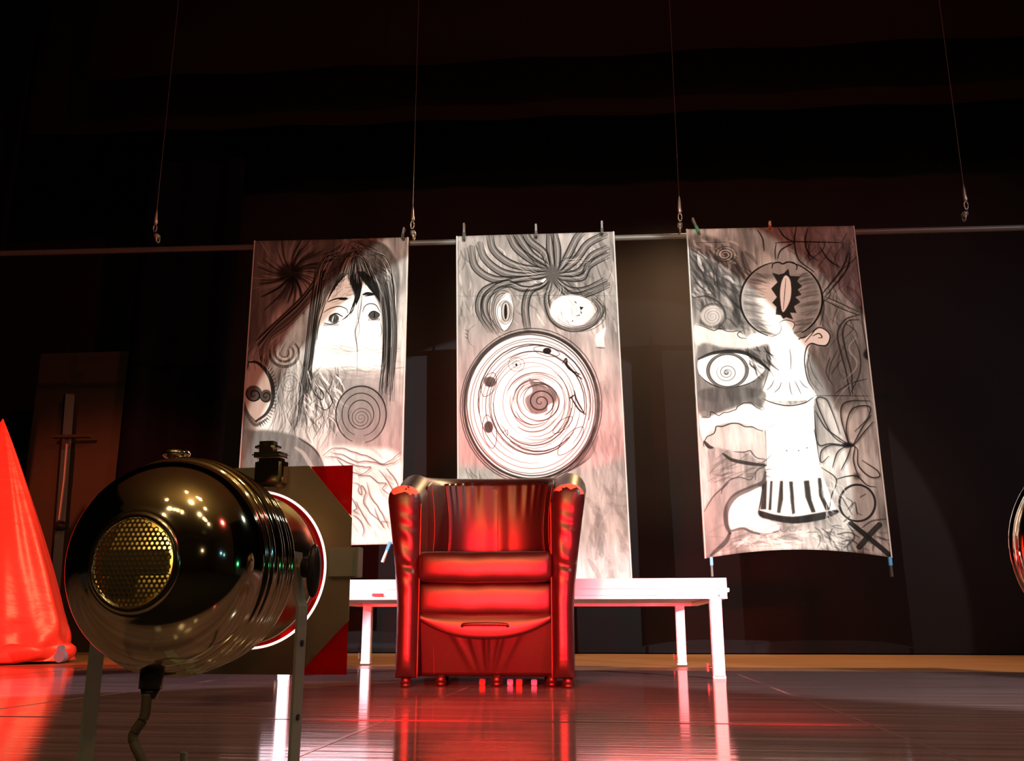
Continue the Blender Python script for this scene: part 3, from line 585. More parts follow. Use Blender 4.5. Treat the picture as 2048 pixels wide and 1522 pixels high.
def art_three():
    A = Art([(1372, 458), (1709, 452), (1787, 1115), (1409, 1117)], 6.0, 37, 0.64)
    A.crop(1350, 420, 0.2497)
    # grounds
    A.fill([(100, 240), (400, 250), (600, 380), (560, 520), (520, 700), (560, 900), (480, 960), (160, 900)], 0.45, 0.8, soft=8, tex=0.5)
    A.fill([(640, 150), (1480, 120), (1560, 1500), (1100, 1500), (1100, 1100), (1200, 900), (1180, 600), (1000, 440), (800, 400)], 0.54, 0.75, soft=8, tex=0.35)
    A.brush((120, 260, 560, 900), 55, 110, 200, 22, 0.38, 0.22, 18); A.brush((120, 200, 480, 700), 50, 26, 120, 20, 0.42, 0.85, 25)
    A.brush((800, 130, 1500, 1480), 75, 120, 200, 18, 0.25, 0.28, 35); A.brush((800, 130, 1500, 1480), 60, 50, 150, 16, 0.28, 0.78, 40)
    A.fill([(1300, 920), (1520, 900), (1540, 1500), (1200, 1500), (1150, 1150)], 0.42, 0.6, soft=14, tex=0.3)
    for pts, w_ in (([(130, 310), (230, 380), (300, 480), (320, 600)], 14), ([(110, 350), (200, 470), (270, 620), (330, 700)], 12), ([(130, 500), (190, 600), (260, 650)], 9), ([(150, 700), (260, 690), (370, 760), (410, 870)], 14),
                    ([(380, 640), (450, 720), (520, 790)], 18), ([(330, 480), (340, 600), (400, 690)], 10)): A.stroke(pts, w_, 0.6, 0.18, soft=3)
    A.spiral(400, 355, 8, 100, 3.2, 0.75, w_=9, a=0.5, col=0.25); A.spiral(400, 355, 12, 60, 2, 0.75, a0=90, w_=8, a=0.6, col=0.9)
    A.fill(A.ell(295, 845, 88, 80), 0.72, 0.85, soft=4, tex=0.2); A.spiral(300, 850, 5, 80, 3.2, 0.95, w_=6, a=0.4, col=0.35); A.stroke(A.ell(300, 845, 105, 95, 14, 0, 200, 420), 16, 0.5, 0.25, soft=4)
    A.stroke([(150, 260), (420, 255)], 5, 0.5, 0.15); A.stroke([(800, 265), (950, 255), (1150, 258), (1330, 262)], 9, 0.75, 0.12); A.stroke([(805, 400), (800, 330), (810, 265)], 8, 0.7, 0.12)
    # pale strip + upper-left cloth shape
    A.fill([(160, 915), (300, 950), (480, 970), (600, 1040), (600, 1110), (450, 1110), (180, 1080)], 0.80, 0.9, soft=3, tex=0.2)
    A.stroke([(165, 915), (230, 930), (300, 960), (360, 950), (450, 975), (500, 965), (540, 990)], 7, 0.7, 0.15, wob=1.5)
    A.stroke([(540, 965), (500, 990), (520, 1020), (570, 1030)], 6, 0.75, 0.12)
    # strap curves right
    for pts in ([(970, 130), (955, 260), (990, 400), (1110, 495)], [(1060, 150), (1040, 250), (1070, 350), (1140, 405)], [(820, 140), (880, 220), (960, 260)], [(820, 390), (850, 320), (950, 265)], [(660, 160), (700, 230), (712, 330)], [(1160, 300), (1230, 400), (1320, 460)]): A.stroke(pts, 11, 0.7, 0.12)
    for o in (0, 42):
        A.stroke([(1390+o*.3, 340), (1330+o, 480), (1180+o, 670)], 13, 0.7, 0.14)
        A.stroke([(1210-o*.3, 700+o*.6), (1340, 755+o*.9), (1480, 820+o*.6)], 8, 0.7, 0.14)
        A.stroke([(1480-o*.2, 835+o), (1360+o*.5, 880+o*.3), (1300+o, 990), (1330+o, 1150), (1370+o, 1300), (1400+o*.5, 1480)], 12, 0.65, 0.16)
    for pts in ([(1490, 700), (1500, 900), (1550, 1180)], [(1180, 690), (1190, 800), (1160, 920)], [(1420, 1000), (1480, 1150), (1480, 1300), (1400, 1480)], [(1240, 1180), (1210, 1300), (1260, 1400)], [(1060, 1150), (1100, 1300), (1180, 1420)], [(1280, 1470), (1400, 1390), (1540, 1350)]): A.stroke(pts, 9, 0.55, 0.16)
    for k in range(70):
        x = A.rr.uniform(1000, 1480); y = A.rr.uniform(150, 1400); L_ = A.rr.uniform(120, 320); an = R(A.rr.uniform(50, 130)); cv = A.rr.uniform(-0.35, 0.35)*L_
        if (x-850)**2/390**2+(y-720)**2/360**2 < 1 or (y > 900 and x < 1270): continue
        A.stroke([(x, y), (x+math.cos(an)*L_/2-math.sin(an)*cv, y+math.sin(an)*L_/2), (x+math.cos(an)*L_, y+math.sin(an)*L_)], A.rr.choice([4, 6, 9]), 0.42, A.rr.choice([0.12, 0.2, 0.75]), soft=2)
    A.fill([(1510, 1150), (1550, 1100), (1570, 1190), (1530, 1190)], 0.12, 0.8, soft=3)
    # halo disc
    A.fill(A.ell(850, 720, 328, 305, 26), 0.60, 0.95, soft=2, tex=0.15)
    A.fill([(660, 600), (800, 560), (900, 560), (960, 640), (970, 800), (960, 960), (860, 1020), (740, 980), (680, 800)], 0.90, 0.85, soft=12)
    A.fill(A.ell(985, 720, 120, 230), 0.60, 0.6, soft=16, tex=0.2)
    for k in range(70):
        y = A.rr.uniform(500, 980); q_ = 300*math.sqrt(max(0.05, 1-((y-720)/300)**2)); L_ = A.rr.uniform(60, 170)
        A.stroke([(850-q_, y), (850-q_+L_*.5, y+12), (850-q_+L_, y+A.rr.uniform(15, 45))], A.rr.choice([6, 10, 16]), 0.28, A.rr.choice([0.3, 0.4]), soft=4); A.stroke([(850+q_, y), (850+q_-L_*.5, y+12), (850+q_-L_, y+A.rr.uniform(15, 45))], A.rr.choice([6, 10, 16]), 0.28, A.rr.choice([0.3, 0.4]), soft=4)
    A.stroke(A.ell(850, 720, 328, 305, 26, 0, -75, 60), 13, 0.85, 0.10); A.stroke(A.ell(850, 720, 328, 305, 26, 0, 110, 257), 13, 0.85, 0.10); A.stroke([(990, 1030), (1060, 1010), (1130, 950)], 9, 0.8, 0.1)
    A.stroke([(775, 465), (785, 430), (830, 420), (860, 432), (900, 418), (950, 425), (975, 450), (970, 480)], 11, 0.85, 0.12)
    A.fill([(778, 505), (830, 520), (870, 510), (905, 478), (918, 530), (993, 537), (975, 575), (1012, 612), (980, 640), (1005, 680), (960, 700), (998, 740), (950, 775), (970, 828), (920, 825), (945, 880), (890, 862), (865, 875), (845, 845), (805, 840), (812, 780), (778, 745), (815, 700), (770, 632), (820, 580)], 0.20, 0.95, False, 1)
    A.stroke([(778, 505), (830, 520), (870, 510), (905, 478), (918, 530), (993, 537), (975, 575), (1012, 612), (980, 640), (1005, 680), (960, 700), (998, 740), (950, 775), (970, 828)], 4, 0.6, 0.05)
    A.fill([(885, 525), (920, 560), (930, 650), (915, 740), (865, 822), (845, 760), (840, 660), (855, 570)], 0.90, 1, True, 1); A.stroke([(885, 550), (878, 650), (865, 800)], 4, 0.85)
    # candle top
    A.fill([(835, 905), (870, 885), (920, 890), (955, 915), (940, 960), (960, 1000), (1020, 1035), (1100, 980), (1180, 950), (1240, 1010), (1200, 1085), (1090, 1075), (1060, 1160), (1040, 1280), (1060, 1380), (1105, 1440), (1100, 1520), (690, 1520), (710, 1420), (760, 1300), (765, 1180), (740, 1100), (640, 1095), (580, 1050), (600, 1000), (680, 990), (760, 1020), (830, 1000), (850, 950)], 0.95, 1, True, 1)
    A.stroke([(985, 1035), (1000, 1034)], 8, 0.8)
    A.stroke([(835, 905), (870, 885), (920, 890), (955, 915), (940, 960)], 6, 0.75); A.stroke([(835, 905), (850, 945), (830, 990), (760, 1022)], 4, 0.6)
    A.stroke([(1040, 1060), (1090, 1000), (1140, 945), (1200, 960), (1240, 1010), (1215, 1080), (1150, 1085), (1090, 1070), (1050, 1110), (1035, 1220), (1060, 1360), (1105, 1440)], 9, 0.8, 0.14)
    A.stroke([(1100, 1010), (1150, 990), (1175, 1020), (1145, 1025)], 8, 0.8); A.stroke([(1075, 1150), (1060, 1250), (1085, 1370), (1150, 1450)], 10, 0.6, 0.2)
    A.fill([(1080, 1130), (1160, 1150), (1240, 1480), (1110, 1480), (1060, 1300)], 0.45, 0.5, soft=8, tex=0.2)
    for pts in ([(760, 1180), (740, 1310), (700, 1440)], [(790, 1365), (765, 1415), (730, 1445)], [(850, 1380), (830, 1430), (790, 1465)], [(912, 1380), (920, 1440), (935, 1485)], [(955, 1370), (985, 1430), (1005, 1475)], [(995, 1365), (1030, 1410), (1065, 1430)], [(915, 1110), (925, 1180), (925, 1280)]): A.stroke(pts, 6, 0.7, 0.15)
    # left eye
    A.fill([(190, 1090), (400, 1100), (600, 1110), (750, 1080), (755, 1280), (700, 1380), (650, 1500), (200, 1500)], 0.42, 0.85, soft=5, tex=0.25)
    A.fill([(190, 1200), (300, 1150), (440, 1140), (560, 1160), (650, 1220), (715, 1280), (620, 1370), (520, 1410), (380, 1420), (260, 1370), (195, 1310)], 0.93, 1, True, 1)
    A.stroke([(190, 1190), (300, 1145), (440, 1130), (560, 1145), (660, 1200), (750, 1280)], 26, 0.8, 0.16, soft=3); A.stroke([(195, 1315), (260, 1375), (380, 1425), (520, 1410), (640, 1370)], 8, 0.6)
    A.fill(A.ell(420, 1285, 172, 142), 0.35, 0.8, soft=2, tex=0.2); A.fill(A.ell(420, 1285, 138, 124), 0.94, 1, soft=1)
    for r_ in (150, 165): A.stroke(A.ell(420, 1285, r_, r_*.86), 5, 0.6, 0.12, True)
    A.spiral(415, 1300, 5, 84, 2.6, 0.9, w_=5, a=0.7); A.spiral(412, 1302, 4, 24, 2, 0.9, w_=5, a=0.8); A.stroke(A.ell(420, 1280, 105, 95, 14, 0, 100, 330), 3, 0.35)
    A.brush((560, 1090, 750, 1260), 50, 30, 130, 10, 0.5, 0.15, 20)
    A.crop(1350, 780, 0.2497)
    # middle body
    A.fill([(690, 40), (760, 95), (900, 125), (1040, 105), (1110, 40), (1115, 320), (1160, 600), (1180, 690), (1000, 725), (800, 715), (720, 680), (730, 400)], 0.96, 1, False, 1)
    A.stroke([(695, 70), (780, 105), (900, 128), (1030, 108), (1105, 60)], 9, 0.8, 0.13); A.stroke([(705, 130), (722, 350), (730, 600)], 6, 0.75, 0.15); A.stroke([(1108, 130), (1130, 400), (1160, 600)], 6, 0.7, 0.15)
    for k in range(18): A.stroke([(800+k*17, 150+A.rr.uniform(-8, 8)), (812+k*17, 185+A.rr.uniform(-8, 8))], 6, 0.4, 0.4)
    for x, y in ((893, 488), (988, 487), (1055, 465)): A.fill(A.ell(x, y, 6, 6, 8), 0.2, 0.9, soft=1)
    A.stroke([(740, 320), (775, 285), (820, 285)], 4, 0.4); A.stroke([(720, 690), (860, 722), (1000, 726), (1175, 690)], 4, 0.5, 0.2); A.stroke([(760, 612), (900, 605), (1120, 600)], 3, 0.25, 0.3)
    # skirt
    A.fill([(725, 695), (860, 722), (1000, 725), (1180, 690), (1300, 985), (1100, 1060), (900, 1075), (760, 1040), (665, 990)], 0.92, 1, False, 1)
    for q_ in ([(700, 750), (735, 720), (728, 960), (680, 960)], [(760, 730), (780, 730), (768, 965), (745, 965)], [(838, 730), (862, 730), (862, 880), (840, 990), (812, 985)], [(910, 735), (940, 735), (958, 990), (935, 1000), (922, 900)], [(1028, 730), (1072, 725), (1090, 880), (1125, 980), (1090, 985), (1040, 860)], [(1140, 705), (1168, 705), (1190, 860), (1240, 960), (1205, 970), (1150, 850)]): A.fill(q_, 0.20, 0.9, False, 2, tex=0.15)
    A.fill([(665, 965), (800, 1000), (950, 1015), (1120, 990), (1290, 960), (1305, 985), (1150, 1050), (950, 1082), (780, 1050), (668, 1005)], 0.16, 0.92, True, 2, tex=0.1)
    A.stroke([(700, 760), (685, 880), (665, 985)], 7, 0.8)
    # left cloud shapes
    A.fill([(200, 180), (330, 180), (500, 120), (700, 150), (720, 330), (620, 290), (470, 260), (340, 290), (230, 400)], 0.88, 0.95, soft=2, tex=0.1)
    A.fill([(200, 0), (690, 0), (690, 150), (600, 110), (540, 105), (490, 140), (330, 190), (215, 215)], 0.36, 0.8, soft=4, tex=0.25)
    A.stroke([(210, 215), (270, 215), (290, 175), (350, 200), (400, 180), (480, 160), (510, 125), (590, 100), (650, 140), (700, 165)], 7, 0.7, 0.15, wob=2)
    A.fill([(230, 410), (330, 290), (470, 265), (620, 300), (720, 330), (720, 580), (560, 500), (480, 490), (380, 470)], 0.72, 0.8, soft=3, tex=0.3)
    A.stroke([(235, 450), (235, 400), (320, 330), (335, 290), (400, 285), (470, 262), (540, 285), (620, 300), (700, 330)], 8, 0.75, 0.14, wob=2); A.stroke([(235, 410), (270, 450), (300, 460)], 24, 0.8, 0.18); A.stroke([(385, 510), (460, 560), (600, 590), (725, 605)], 24, 0.8, 0.18, soft=3)
    A.stroke([(470, 490), (540, 500), (600, 485), (640, 535), (720, 560)], 8, 0.65, 0.2, wob=1.5)
    A.brush((240, 550, 700, 780), -25, 40, 200, 9, 0.35, 0.3, 20)
    # big root shape
    A.fill([(235, 970), (300, 860), (380, 770), (440, 720), (600, 715), (650, 640), (720, 640), (720, 740), (600, 800), (470, 870), (425, 960), (420, 1080), (445, 1160), (360, 1290), (300, 1320), (240, 1320)], 0.55, 0.8, soft=3, tex=0.2)
    A.fill([(440, 880), (600, 790), (690, 790), (665, 1000), (760, 1050), (830, 1100), (820, 1150), (700, 1180), (560, 1120), (460, 1130), (425, 1030)], 0.92, 0.9, soft=3, tex=0.1)
    for pts, w_ in (([(720, 660), (700, 740), (600, 790), (480, 850), (415, 950), (410, 1070), (440, 1160)], 34), ([(440, 1160), (400, 1240), (290, 1330)], 30), ([(450, 1140), (540, 1120), (620, 1160), (720, 1185), (820, 1160)], 18), ([(235, 970), (300, 860), (370, 790), (440, 720), (520, 700), (600, 720), (640, 660)], 8), ([(370, 830), (380, 790), (430, 740)], 8), ([(720, 610), (650, 650), (640, 720)], 8)): A.stroke(pts, w_, 0.62, 0.2, soft=4)
    A.brush((250, 1120, 900, 1320), -5, 46, 200, 16, 0.3, 0.42, 25); A.brush((450, 1150, 1250, 1310), 10, 30, 160, 22, 0.4, 0.85, 60)
    for c in ((870, 1125), (940, 1125)): A.stroke(A.ell(c[0], c[1], 30, 38, 12, 0, -20, 200), 6, 0.5, 0.3)
    # right botanicals
    O = (1400, 440)
    for q_ in ([(1390, 430), (1330, 230), (1340, 120), (1420, 85), (1560, 85)], [(1395, 430), (1370, 300), (1420, 150), (1555, 130), (1545, 220), (1440, 330)], [(1380, 430), (1290, 370), (1200, 300), (1120, 170)], [(1380, 440), (1250, 350), (1130, 90), (1200, 70), (1250, 160), (1320, 350)], [(1360, 440), (1240, 430), (1150, 440), (1110, 320)],
               [(1360, 450), (1250, 440), (1170, 490), (1170, 580), (1230, 530)], [(1370, 450), (1300, 500), (1260, 620)], [(1410, 450), (1380, 540), (1330, 640)], [(1440, 450), (1430, 560), (1470, 700)], [(1460, 470), (1470, 600), (1560, 690), (1640, 690), (1620, 640), (1500, 560)], [(1440, 430), (1520, 330), (1590, 250)], [(1430, 430), (1500, 300), (1570, 200)]):
        A.stroke([O]+q_, 9, 0.7, 0.14); A.stroke([(x+10, y+8) for x, y in q_], 14, 0.25, 0.25, soft=5)
    A.fill(A.ell(1385, 440, 50, 22), 0.14, 0.8, soft=3); A.fill(A.ell(1460, 690, 30, 30), 0.2, 0.6, soft=5)
    A.stroke([(1290, 715), (1380, 690), (1460, 690), (1540, 760), (1610, 775)], 10, 0.7, 0.14)
    A.stroke([(1170, 620), (1290, 715), (1250, 850), (1235, 950)], 9, 0.7, 0.15)
    A.fill(A.ell(1460, 905, 140, 145), 0.62, 0.6, soft=3, tex=0.3); A.stroke(A.ell(1460, 905, 145, 148), 14, 0.8, 0.13, True)
    for q_ in ([(1400, 960), (1440, 900), (1460, 980), (1500, 1000)], [(1370, 860), (1420, 900), (1380, 960)], [(1450, 930), (1460, 1000)], [(1480, 860), (1530, 830)], [(1330, 850), (1420, 1000)]): A.stroke(q_, 9, 0.5, 0.2)
    A.stroke([(1410, 1075), (1500, 1150), (1600, 1230), (1720, 1320)], 34, 0.85, 0.16, taper=False); A.stroke([(1640, 1080), (1570, 1160), (1480, 1290)], 34, 0.8, 0.18, taper=False)
    for q_ in ([(1500, 1110), (1580, 1050), (1700, 1030)], [(1380, 1080), (1440, 1200), (1360, 1310)], [(1350, 1060), (1400, 1010)], [(1620, 1180), (1700, 1200)], [(1300, 1180), (1400, 1160), (1480, 1200)], [(1340, 1250), (1420, 1230), (1500, 1290)]): A.stroke(q_, 12, 0.55, 0.2)
    A.brush((1000, 1100, 1700, 1310), 50, 50, 130, 12, 0.35, 0.22, 60); A.brush((1180, 700, 1330, 1000), 60, 30, 130, 9, 0.4, 0.85, 40)
    A.stroke([(1110, 48), (1300, 46), (1560, 46)], 6, 0.6, 0.15)
    return A

def banner(A, label, seed, sag=0.0):
    im = A.image('painted_banner_art'); m = bpy.data.materials.new('painted_cloth'); m.use_nodes = True; nt = m.node_tree; bs = nt.nodes['Principled BSDF']
    tx = nt.nodes.new('ShaderNodeTexImage'); tx.image = im; tx.extension = 'EXTEND'
    nt.links.new(tx.outputs['Color'], bs.inputs['Base Color']); bs.inputs['Roughness'].default_value = 0.8; bs.inputs['Specular IOR Level'].default_value = 0.15
    b = NB(); rr = random.Random(seed); ph = rr.uniform(0, 6)
    uvl = b.loops.layers.uv.new('UVMap'); nu, nv = 40, 90; UV = {}
    V = []
    for i in range(nu+1):
        col = []
        for j in range(nv+1):
            u = i/nu; v = j/nv; p = bil(A.Q, u, v); low = 1-v
            y = A.Y+0.012*math.sin(u*5.0+ph+low*1.3)*(0.3+low)+0.006*math.sin(v*22+u*2)*(0.2+low)*0.5
            z = p[1]+sag*4*u*(1-u)*max(0, 1-v*9)
            vv = b.verts.new((p[0], y, z)); UV[vv] = (u, v); col.append(vv)
        V.append(col)
    for i in range(nu):
        for j in range(nv):
            f = b.faces.new((V[i][j], V[i+1][j], V[i+1][j+1], V[i][j+1]))
            for lp in f.loops: lp[uvl].uv = UV[lp.vert]
    me = bpy.data.meshes.new('painted_banner'); b.to_mesh(me); b.free()
    o = link('painted_banner', me, m, smooth=True); tag(o, label, 'banner', 'painted banners hanging from the pipe')
    md = o.modifiers.new('thickness', 'SOLIDIFY'); md.thickness = 0.003
    # hems: folded cloth strip at both sides
    for u in (0.006, 0.994):
        b = NB(); tube(b, [(bil(A.Q, u, j/20)[0], A.Y+0.012*math.sin(u*5.0+ph+(1-j/20)*1.3)*(0.3+1-j/20)-0.003, bil(A.Q, u, j/20)[1]) for j in range(21)], 0.0045, 6)
        obj('hem', b, mat('hem_cloth', (0.62, 0.60, 0.58), 0.8), o)
    return o
banner(art_one(), 'leftmost painted banner: long dark haired face with staring eyes over spirals', 2)
banner(art_two(), 'middle painted banner: tentacle burst above a white swirling disc of eyes', 5)
banner(art_three(), 'rightmost painted banner: white candle column with spiked flame and big eye', 8, sag=0.05)

# ================================================================ pipe, cables, clips
PL = gy(-60, 499, 5.985); PR = gy(2120, 443, 5.985)
def pipe_at(px):
    y0 = 499+(443-499)*(px+60)/2180; return gy(px, y0, 5.985)
b = NB(); tube(b, [pipe_at(p)+Vector((0, 0.060, -0.012)) for p in range(-60, 2130, 60)], 0.020, 14); o = obj('hanging_pipe', b, M['pipe'], smooth=True); tag(o, 'long grey flying pipe carrying the three banners', 'pipe')
for (bx, by, tx_, ty_, lab) in ((308, 476, 345, 130, 'faint far left steel cable and hook holding the pipe'), (824, 470, 832, 200, 'steel cable and hook between left and middle banners'), (1361, 455, 1343, 100, 'steel cable and hook just left of the candle banner'), (1935, 432, 1893, 90, 'faint far right steel cable and hook holding the pipe')):
    p0 = gy(bx, by, 5.985); root = tag(empty('suspension_cable', p0), lab, 'cable', 'cables holding the pipe')
    p0 = Vector(p0); zt = 6.8-p0.z
    dx = 0.0
    b = NB(); cyl(b, (0, 0, 0.20), (dx, 0, zt), 0.0020, seg=8); obj('wire', b, M['pipe'], root)
    b = NB(); tube(b, [(0, 0, 0.10), (0.002, 0, 0.115), (-0.001, 0, 0.15), (0, 0, 0.19), (0, 0, 0.23)], [0.007, 0.014, 0.011, 0.008, 0.003], 10); obj('turnbuckle', b, M['steel'], root, True)
    b = NB(); tube(b, [(0.012*math.cos(R(a)), 0, 0.075+0.028*math.sin(R(a))) for a in range(0, 361, 20)], 0.004, 8); obj('shackle', b, M['steel'], root, True)
    b = NB(); tube(b, [(0.0, 0.055+0.026*math.cos(R(a)), -0.012+0.026*math.sin(R(a))+0.026) for a in range(0, 361, 24)], 0.006, 8); box(b, (0, 0.04, 0.03), (0.03, 0.05, 0.03), bev=0.003); obj('clamp', b, M['steel'], root, True)
def clip(px, py, m1, m2, lab, tilt=0.0, L=0.10, Y=5.965, flip=False):
    p = gy(px, py, Y); root = tag(empty('clothes_peg', p), lab, 'clip', 'pegs on the banners')
    rot = Matrix.Rotation(tilt, 3, 'Y'); s_ = -1 if flip else 1
    for k, yy in ((1, -0.007), (-1, 0.007)):
        b = NB(); box(b, (0, 0, 0), (0.013, 0.007, L*0.62), bev=0.0015)
        rx = Matrix.Rotation(0.10*k*s_, 3, 'X')
        for v in b.verts: v.co = rot @ (rx @ (v.co+Vector((0, 0, s_*L*0.28)))+Vector((0, yy, 0)))
        obj('arm', b, m1, root)
    b = NB(); box(b, (0, 0, 0), (0.018, 0.024, L*0.40), bev=0.002)
    for v in b.verts: v.co = rot @ (v.co-Vector((0, 0, s_*L*0.12)))
    obj('jaw', b, m2, root)
G_ = M['greyclip']; K_ = M['blackmetal']
clip(806, 470, G_, K_, 'black peg at the top right corner of the left banner', 0.15, 0.09)
clip(928, 468, G_, K_, 'black peg at the top left corner of the middle banner', 0, 0.13)
clip(1072, 465, G_, K_, 'black peg at the top centre of the middle banner', 0, 0.10)
clip(1204, 459, G_, K_, 'black peg near the top right corner of the middle banner', 0, 0.10)
clip(1393, 455, G_, M['greenclip'], 'peg with green jaw at top left of the candle banner', -0.35, 0.12)
clip(1540, 453, M['whiteclip'], M['redclip'], 'small white and red peg on top of the candle banner', 0, 0.06)
clip(1423, 1128, K_, M['blueclip'], 'blue and black peg under the lower left corner of the candle banner', 0, 0.13, 5.97, True)
clip(1781, 1128, K_, M['blueclip'], 'blue and black peg under the lower right corner of the candle banner', 0, 0.13, 5.97, True)
clip(775, 1098, M['steel'], M['blueclip'], 'blue and steel peg under the left banner beside the armchair', 0.35, 0.15, 5.95, True)
# small cream label on the candle banner hem
# ================================================================ PLATFORM (stage deck)
root = tag(empty('stage_platform', (-0.52, 5.03, 0)), 'low white aluminium framed stage platform behind the armchair', 'platform')
x0, x1 = gy(533, 1350, 4.30).x, gy(1464, 1357, 4.27).x; ya, yb = 4.27, 5.83
zt = gy(1200, 1157, ya).z; zb = gy(1200, 1198, ya).z
cx = (x0+x1)/2; wd = x1-x0
def L(p): return Vector(p)-Vector((-0.52, 5.03, 0))
b = NB(); box(b, L((cx, (ya+yb)/2, zt-0.012)), (wd-0.06, yb-ya-0.06, 0.018)); obj('deck_board', b, M['ply'], root)
b = NB(); box(b, L((cx, (ya+yb)/2, zb+0.022)), (wd-0.10, yb-ya-0.10, 0.012)); obj('underside', b, M['underside'], root, )
h = zt-zb
def rail(a, b2, d):   # extruded profile with grooves: stacked ribs
    bm = NB(); a = Vector(a); b2 = Vector(b2); c = (a+b2)/2; ln = (b2-a).length; ax = 0 if abs((b2-a).x) > abs((b2-a).y) else 1
    for (f0, f1, dep) in ((0.0, 0.10, 0.0), (0.10, 0.18, 0.008), (0.18, 0.44, 0.002), (0.44, 0.50, 0.006), (0.50, 0.88, 0.0), (0.88, 1.0, 0.004)):
        s_ = [0, 0, h*(f1-f0)]; s_[ax] = ln; s_[1-ax] = 0.04-dep*2
        box(bm, L((c.x, c.y, zb+h*(f0+f1)/2)), s_)
    return bm
obj('front_rail', rail((x0, ya+0.02, 0), (x1, ya+0.02, 0), -1), M['alu'], root)
obj('rear_rail', rail((x0, yb-0.02, 0), (x1, yb-0.02, 0), 1), M['alu'], root)
obj('side_rail', rail((x0+0.02, ya, 0), (x0+0.02, yb, 0), 1), M['alu'], root)
obj('side_rail', rail((x1-0.02, ya, 0), (x1-0.02, yb, 0), 1), M['alu'], root)
b = NB(); p = gy(755, 1190, ya-0.002); box(b, L((p.x, ya-0.001, p.z)), (0.05, 0.006, 0.014), bev=0.001); obj('rail_slot', b, M['redclip'], root)
b = NB(); p = gy(1462, 1170, ya); box(b, L((x1+0.004, ya+0.03, zb+h*0.42)), (0.014, 0.05, h*0.2), bev=0.002); obj('corner_bracket', b, M['alu'], root)
legs = [gz(1438, 1357), gz(1364, 1329), gz(732, 1328), gz(571, 1349)]
legs[0].y = 4.30; legs[3].y = 4.30; legs[1].y = 5.79; legs[2].y = 5.79
legs[0].x = gy(1438, 1357, 4.30).x; legs[1].x = gy(1364, 1329, 5.79).x; legs[2].x = gy(732, 1329, 5.79).x; legs[3].x = gy(571, 1349, 4.30).x
for i, q_ in enumerate(legs):
    b = NB(); box(b, L((q_.x, q_.y+0.0, zb/2+0.004)), (0.052, 0.052, zb+0.008), bev=0.004); lg = obj('leg', b, M['alu'], root)
    b = NB(); box(b, L((q_.x, q_.y, 0.006)), (0.056, 0.056, 0.012), bev=0.002); obj('foot_cap', b, M['alu'], lg)
    b = NB(); zz = 0.045; xx = q_.x-0.045; cyl(b, L((xx, q_.y, zz)), L((q_.x-0.02, q_.y, zz)), 0.006, seg=10); box(b, L((xx, q_.y, zz)), (0.008, 0.012, 0.034), bev=0.002); obj('wing_bolt', b, M['brassr'], lg)

# ================================================================ ARMCHAIR
CHX = (gy(790, 1370, 3.55).x+gy(1150, 1370, 3.55).x)/2-0.010; CHY = 3.86
chair = tag(empty('tub_armchair', (CHX, CHY, 0), R(2.0)), 'black leather tub armchair with worn arm tops in red stage light', 'armchair')
HW = 0.325; HD = 0.33; TH = 0.080
def FL(z): return 0.056*max(0, (z-0.28)/0.46)**1.3
def path(s):     # s in 0..1 : left arm front -> back -> right arm front ; returns (pos on outer face, outward normal)
    st_ = 0.30
    if s < st_: t_ = s/st_; return Vector((-HW, -HD+0.02+t_*(HD-0.05), 0)), Vector((-1, 0, 0))
    if s > 1-st_: t_ = (1-s)/st_; return Vector((HW, -HD+0.02+t_*(HD-0.05), 0)), Vector((1, 0, 0))
    t_ = (s-st_)/(1-2*st_); an = math.pi*(1-t_); e = 0.72
    c_, s_ = math.cos(an), math.sin(an)
    x = HW*math.copysign(abs(c_)**e, c_); y = -0.03+(HD+0.03)*abs(s_)**e
    nx = math.copysign(abs(c_)**(2-e), c_)/HW; ny = abs(s_)**(2-e)/(HD+0.03)
    return Vector((x, y, 0)), Vector((nx, ny, 0)).normalized()
def top_h(s): return 0.728+0.128*math.sin(math.pi*min(1, max(0, s)))**1.3
Z0 = 0.035
def shell_section(s, shrink=0):
    p, n = path(s); H_ = top_h(s)-shrink; th = TH-0.006; tt_ = th+FL(H_); r_ = tt_/2; sec = []
    flare = FL
    for z in np.linspace(Z0, H_-r_, 12): sec.append(p+n*(flare(z))+Vector((0, 0, z)))
    for k in range(1, 9):
        a = math.pi*k/9; z = H_-r_+r_*math.sin(a); sec.append(p+n*(FL(H_-r_)+((FL(H_-r_)+th)/2)*(math.cos(a)-1))+Vector((0, 0, z)))
    for z in np.linspace(H_-r_, Z0, 12): sec.append(p+n*(-th)+Vector((0, 0, z)))
    return sec
b = NB(); N = 72; rings = []
for i in range(N+1): rings.append([b.verts.new(v) for v in shell_section(i/N)])
for i in range(N):
    for k in range(len(rings[0])):
        k2 = (k+1) % len(rings[0]); b.faces.new((rings[i][k], rings[i+1][k], rings[i+1][k2], rings[i][k2]))
b.faces.new(rings[0]); b.faces.new(rings[-1][::-1])
obj('shell', b, M['leather'], chair, True)
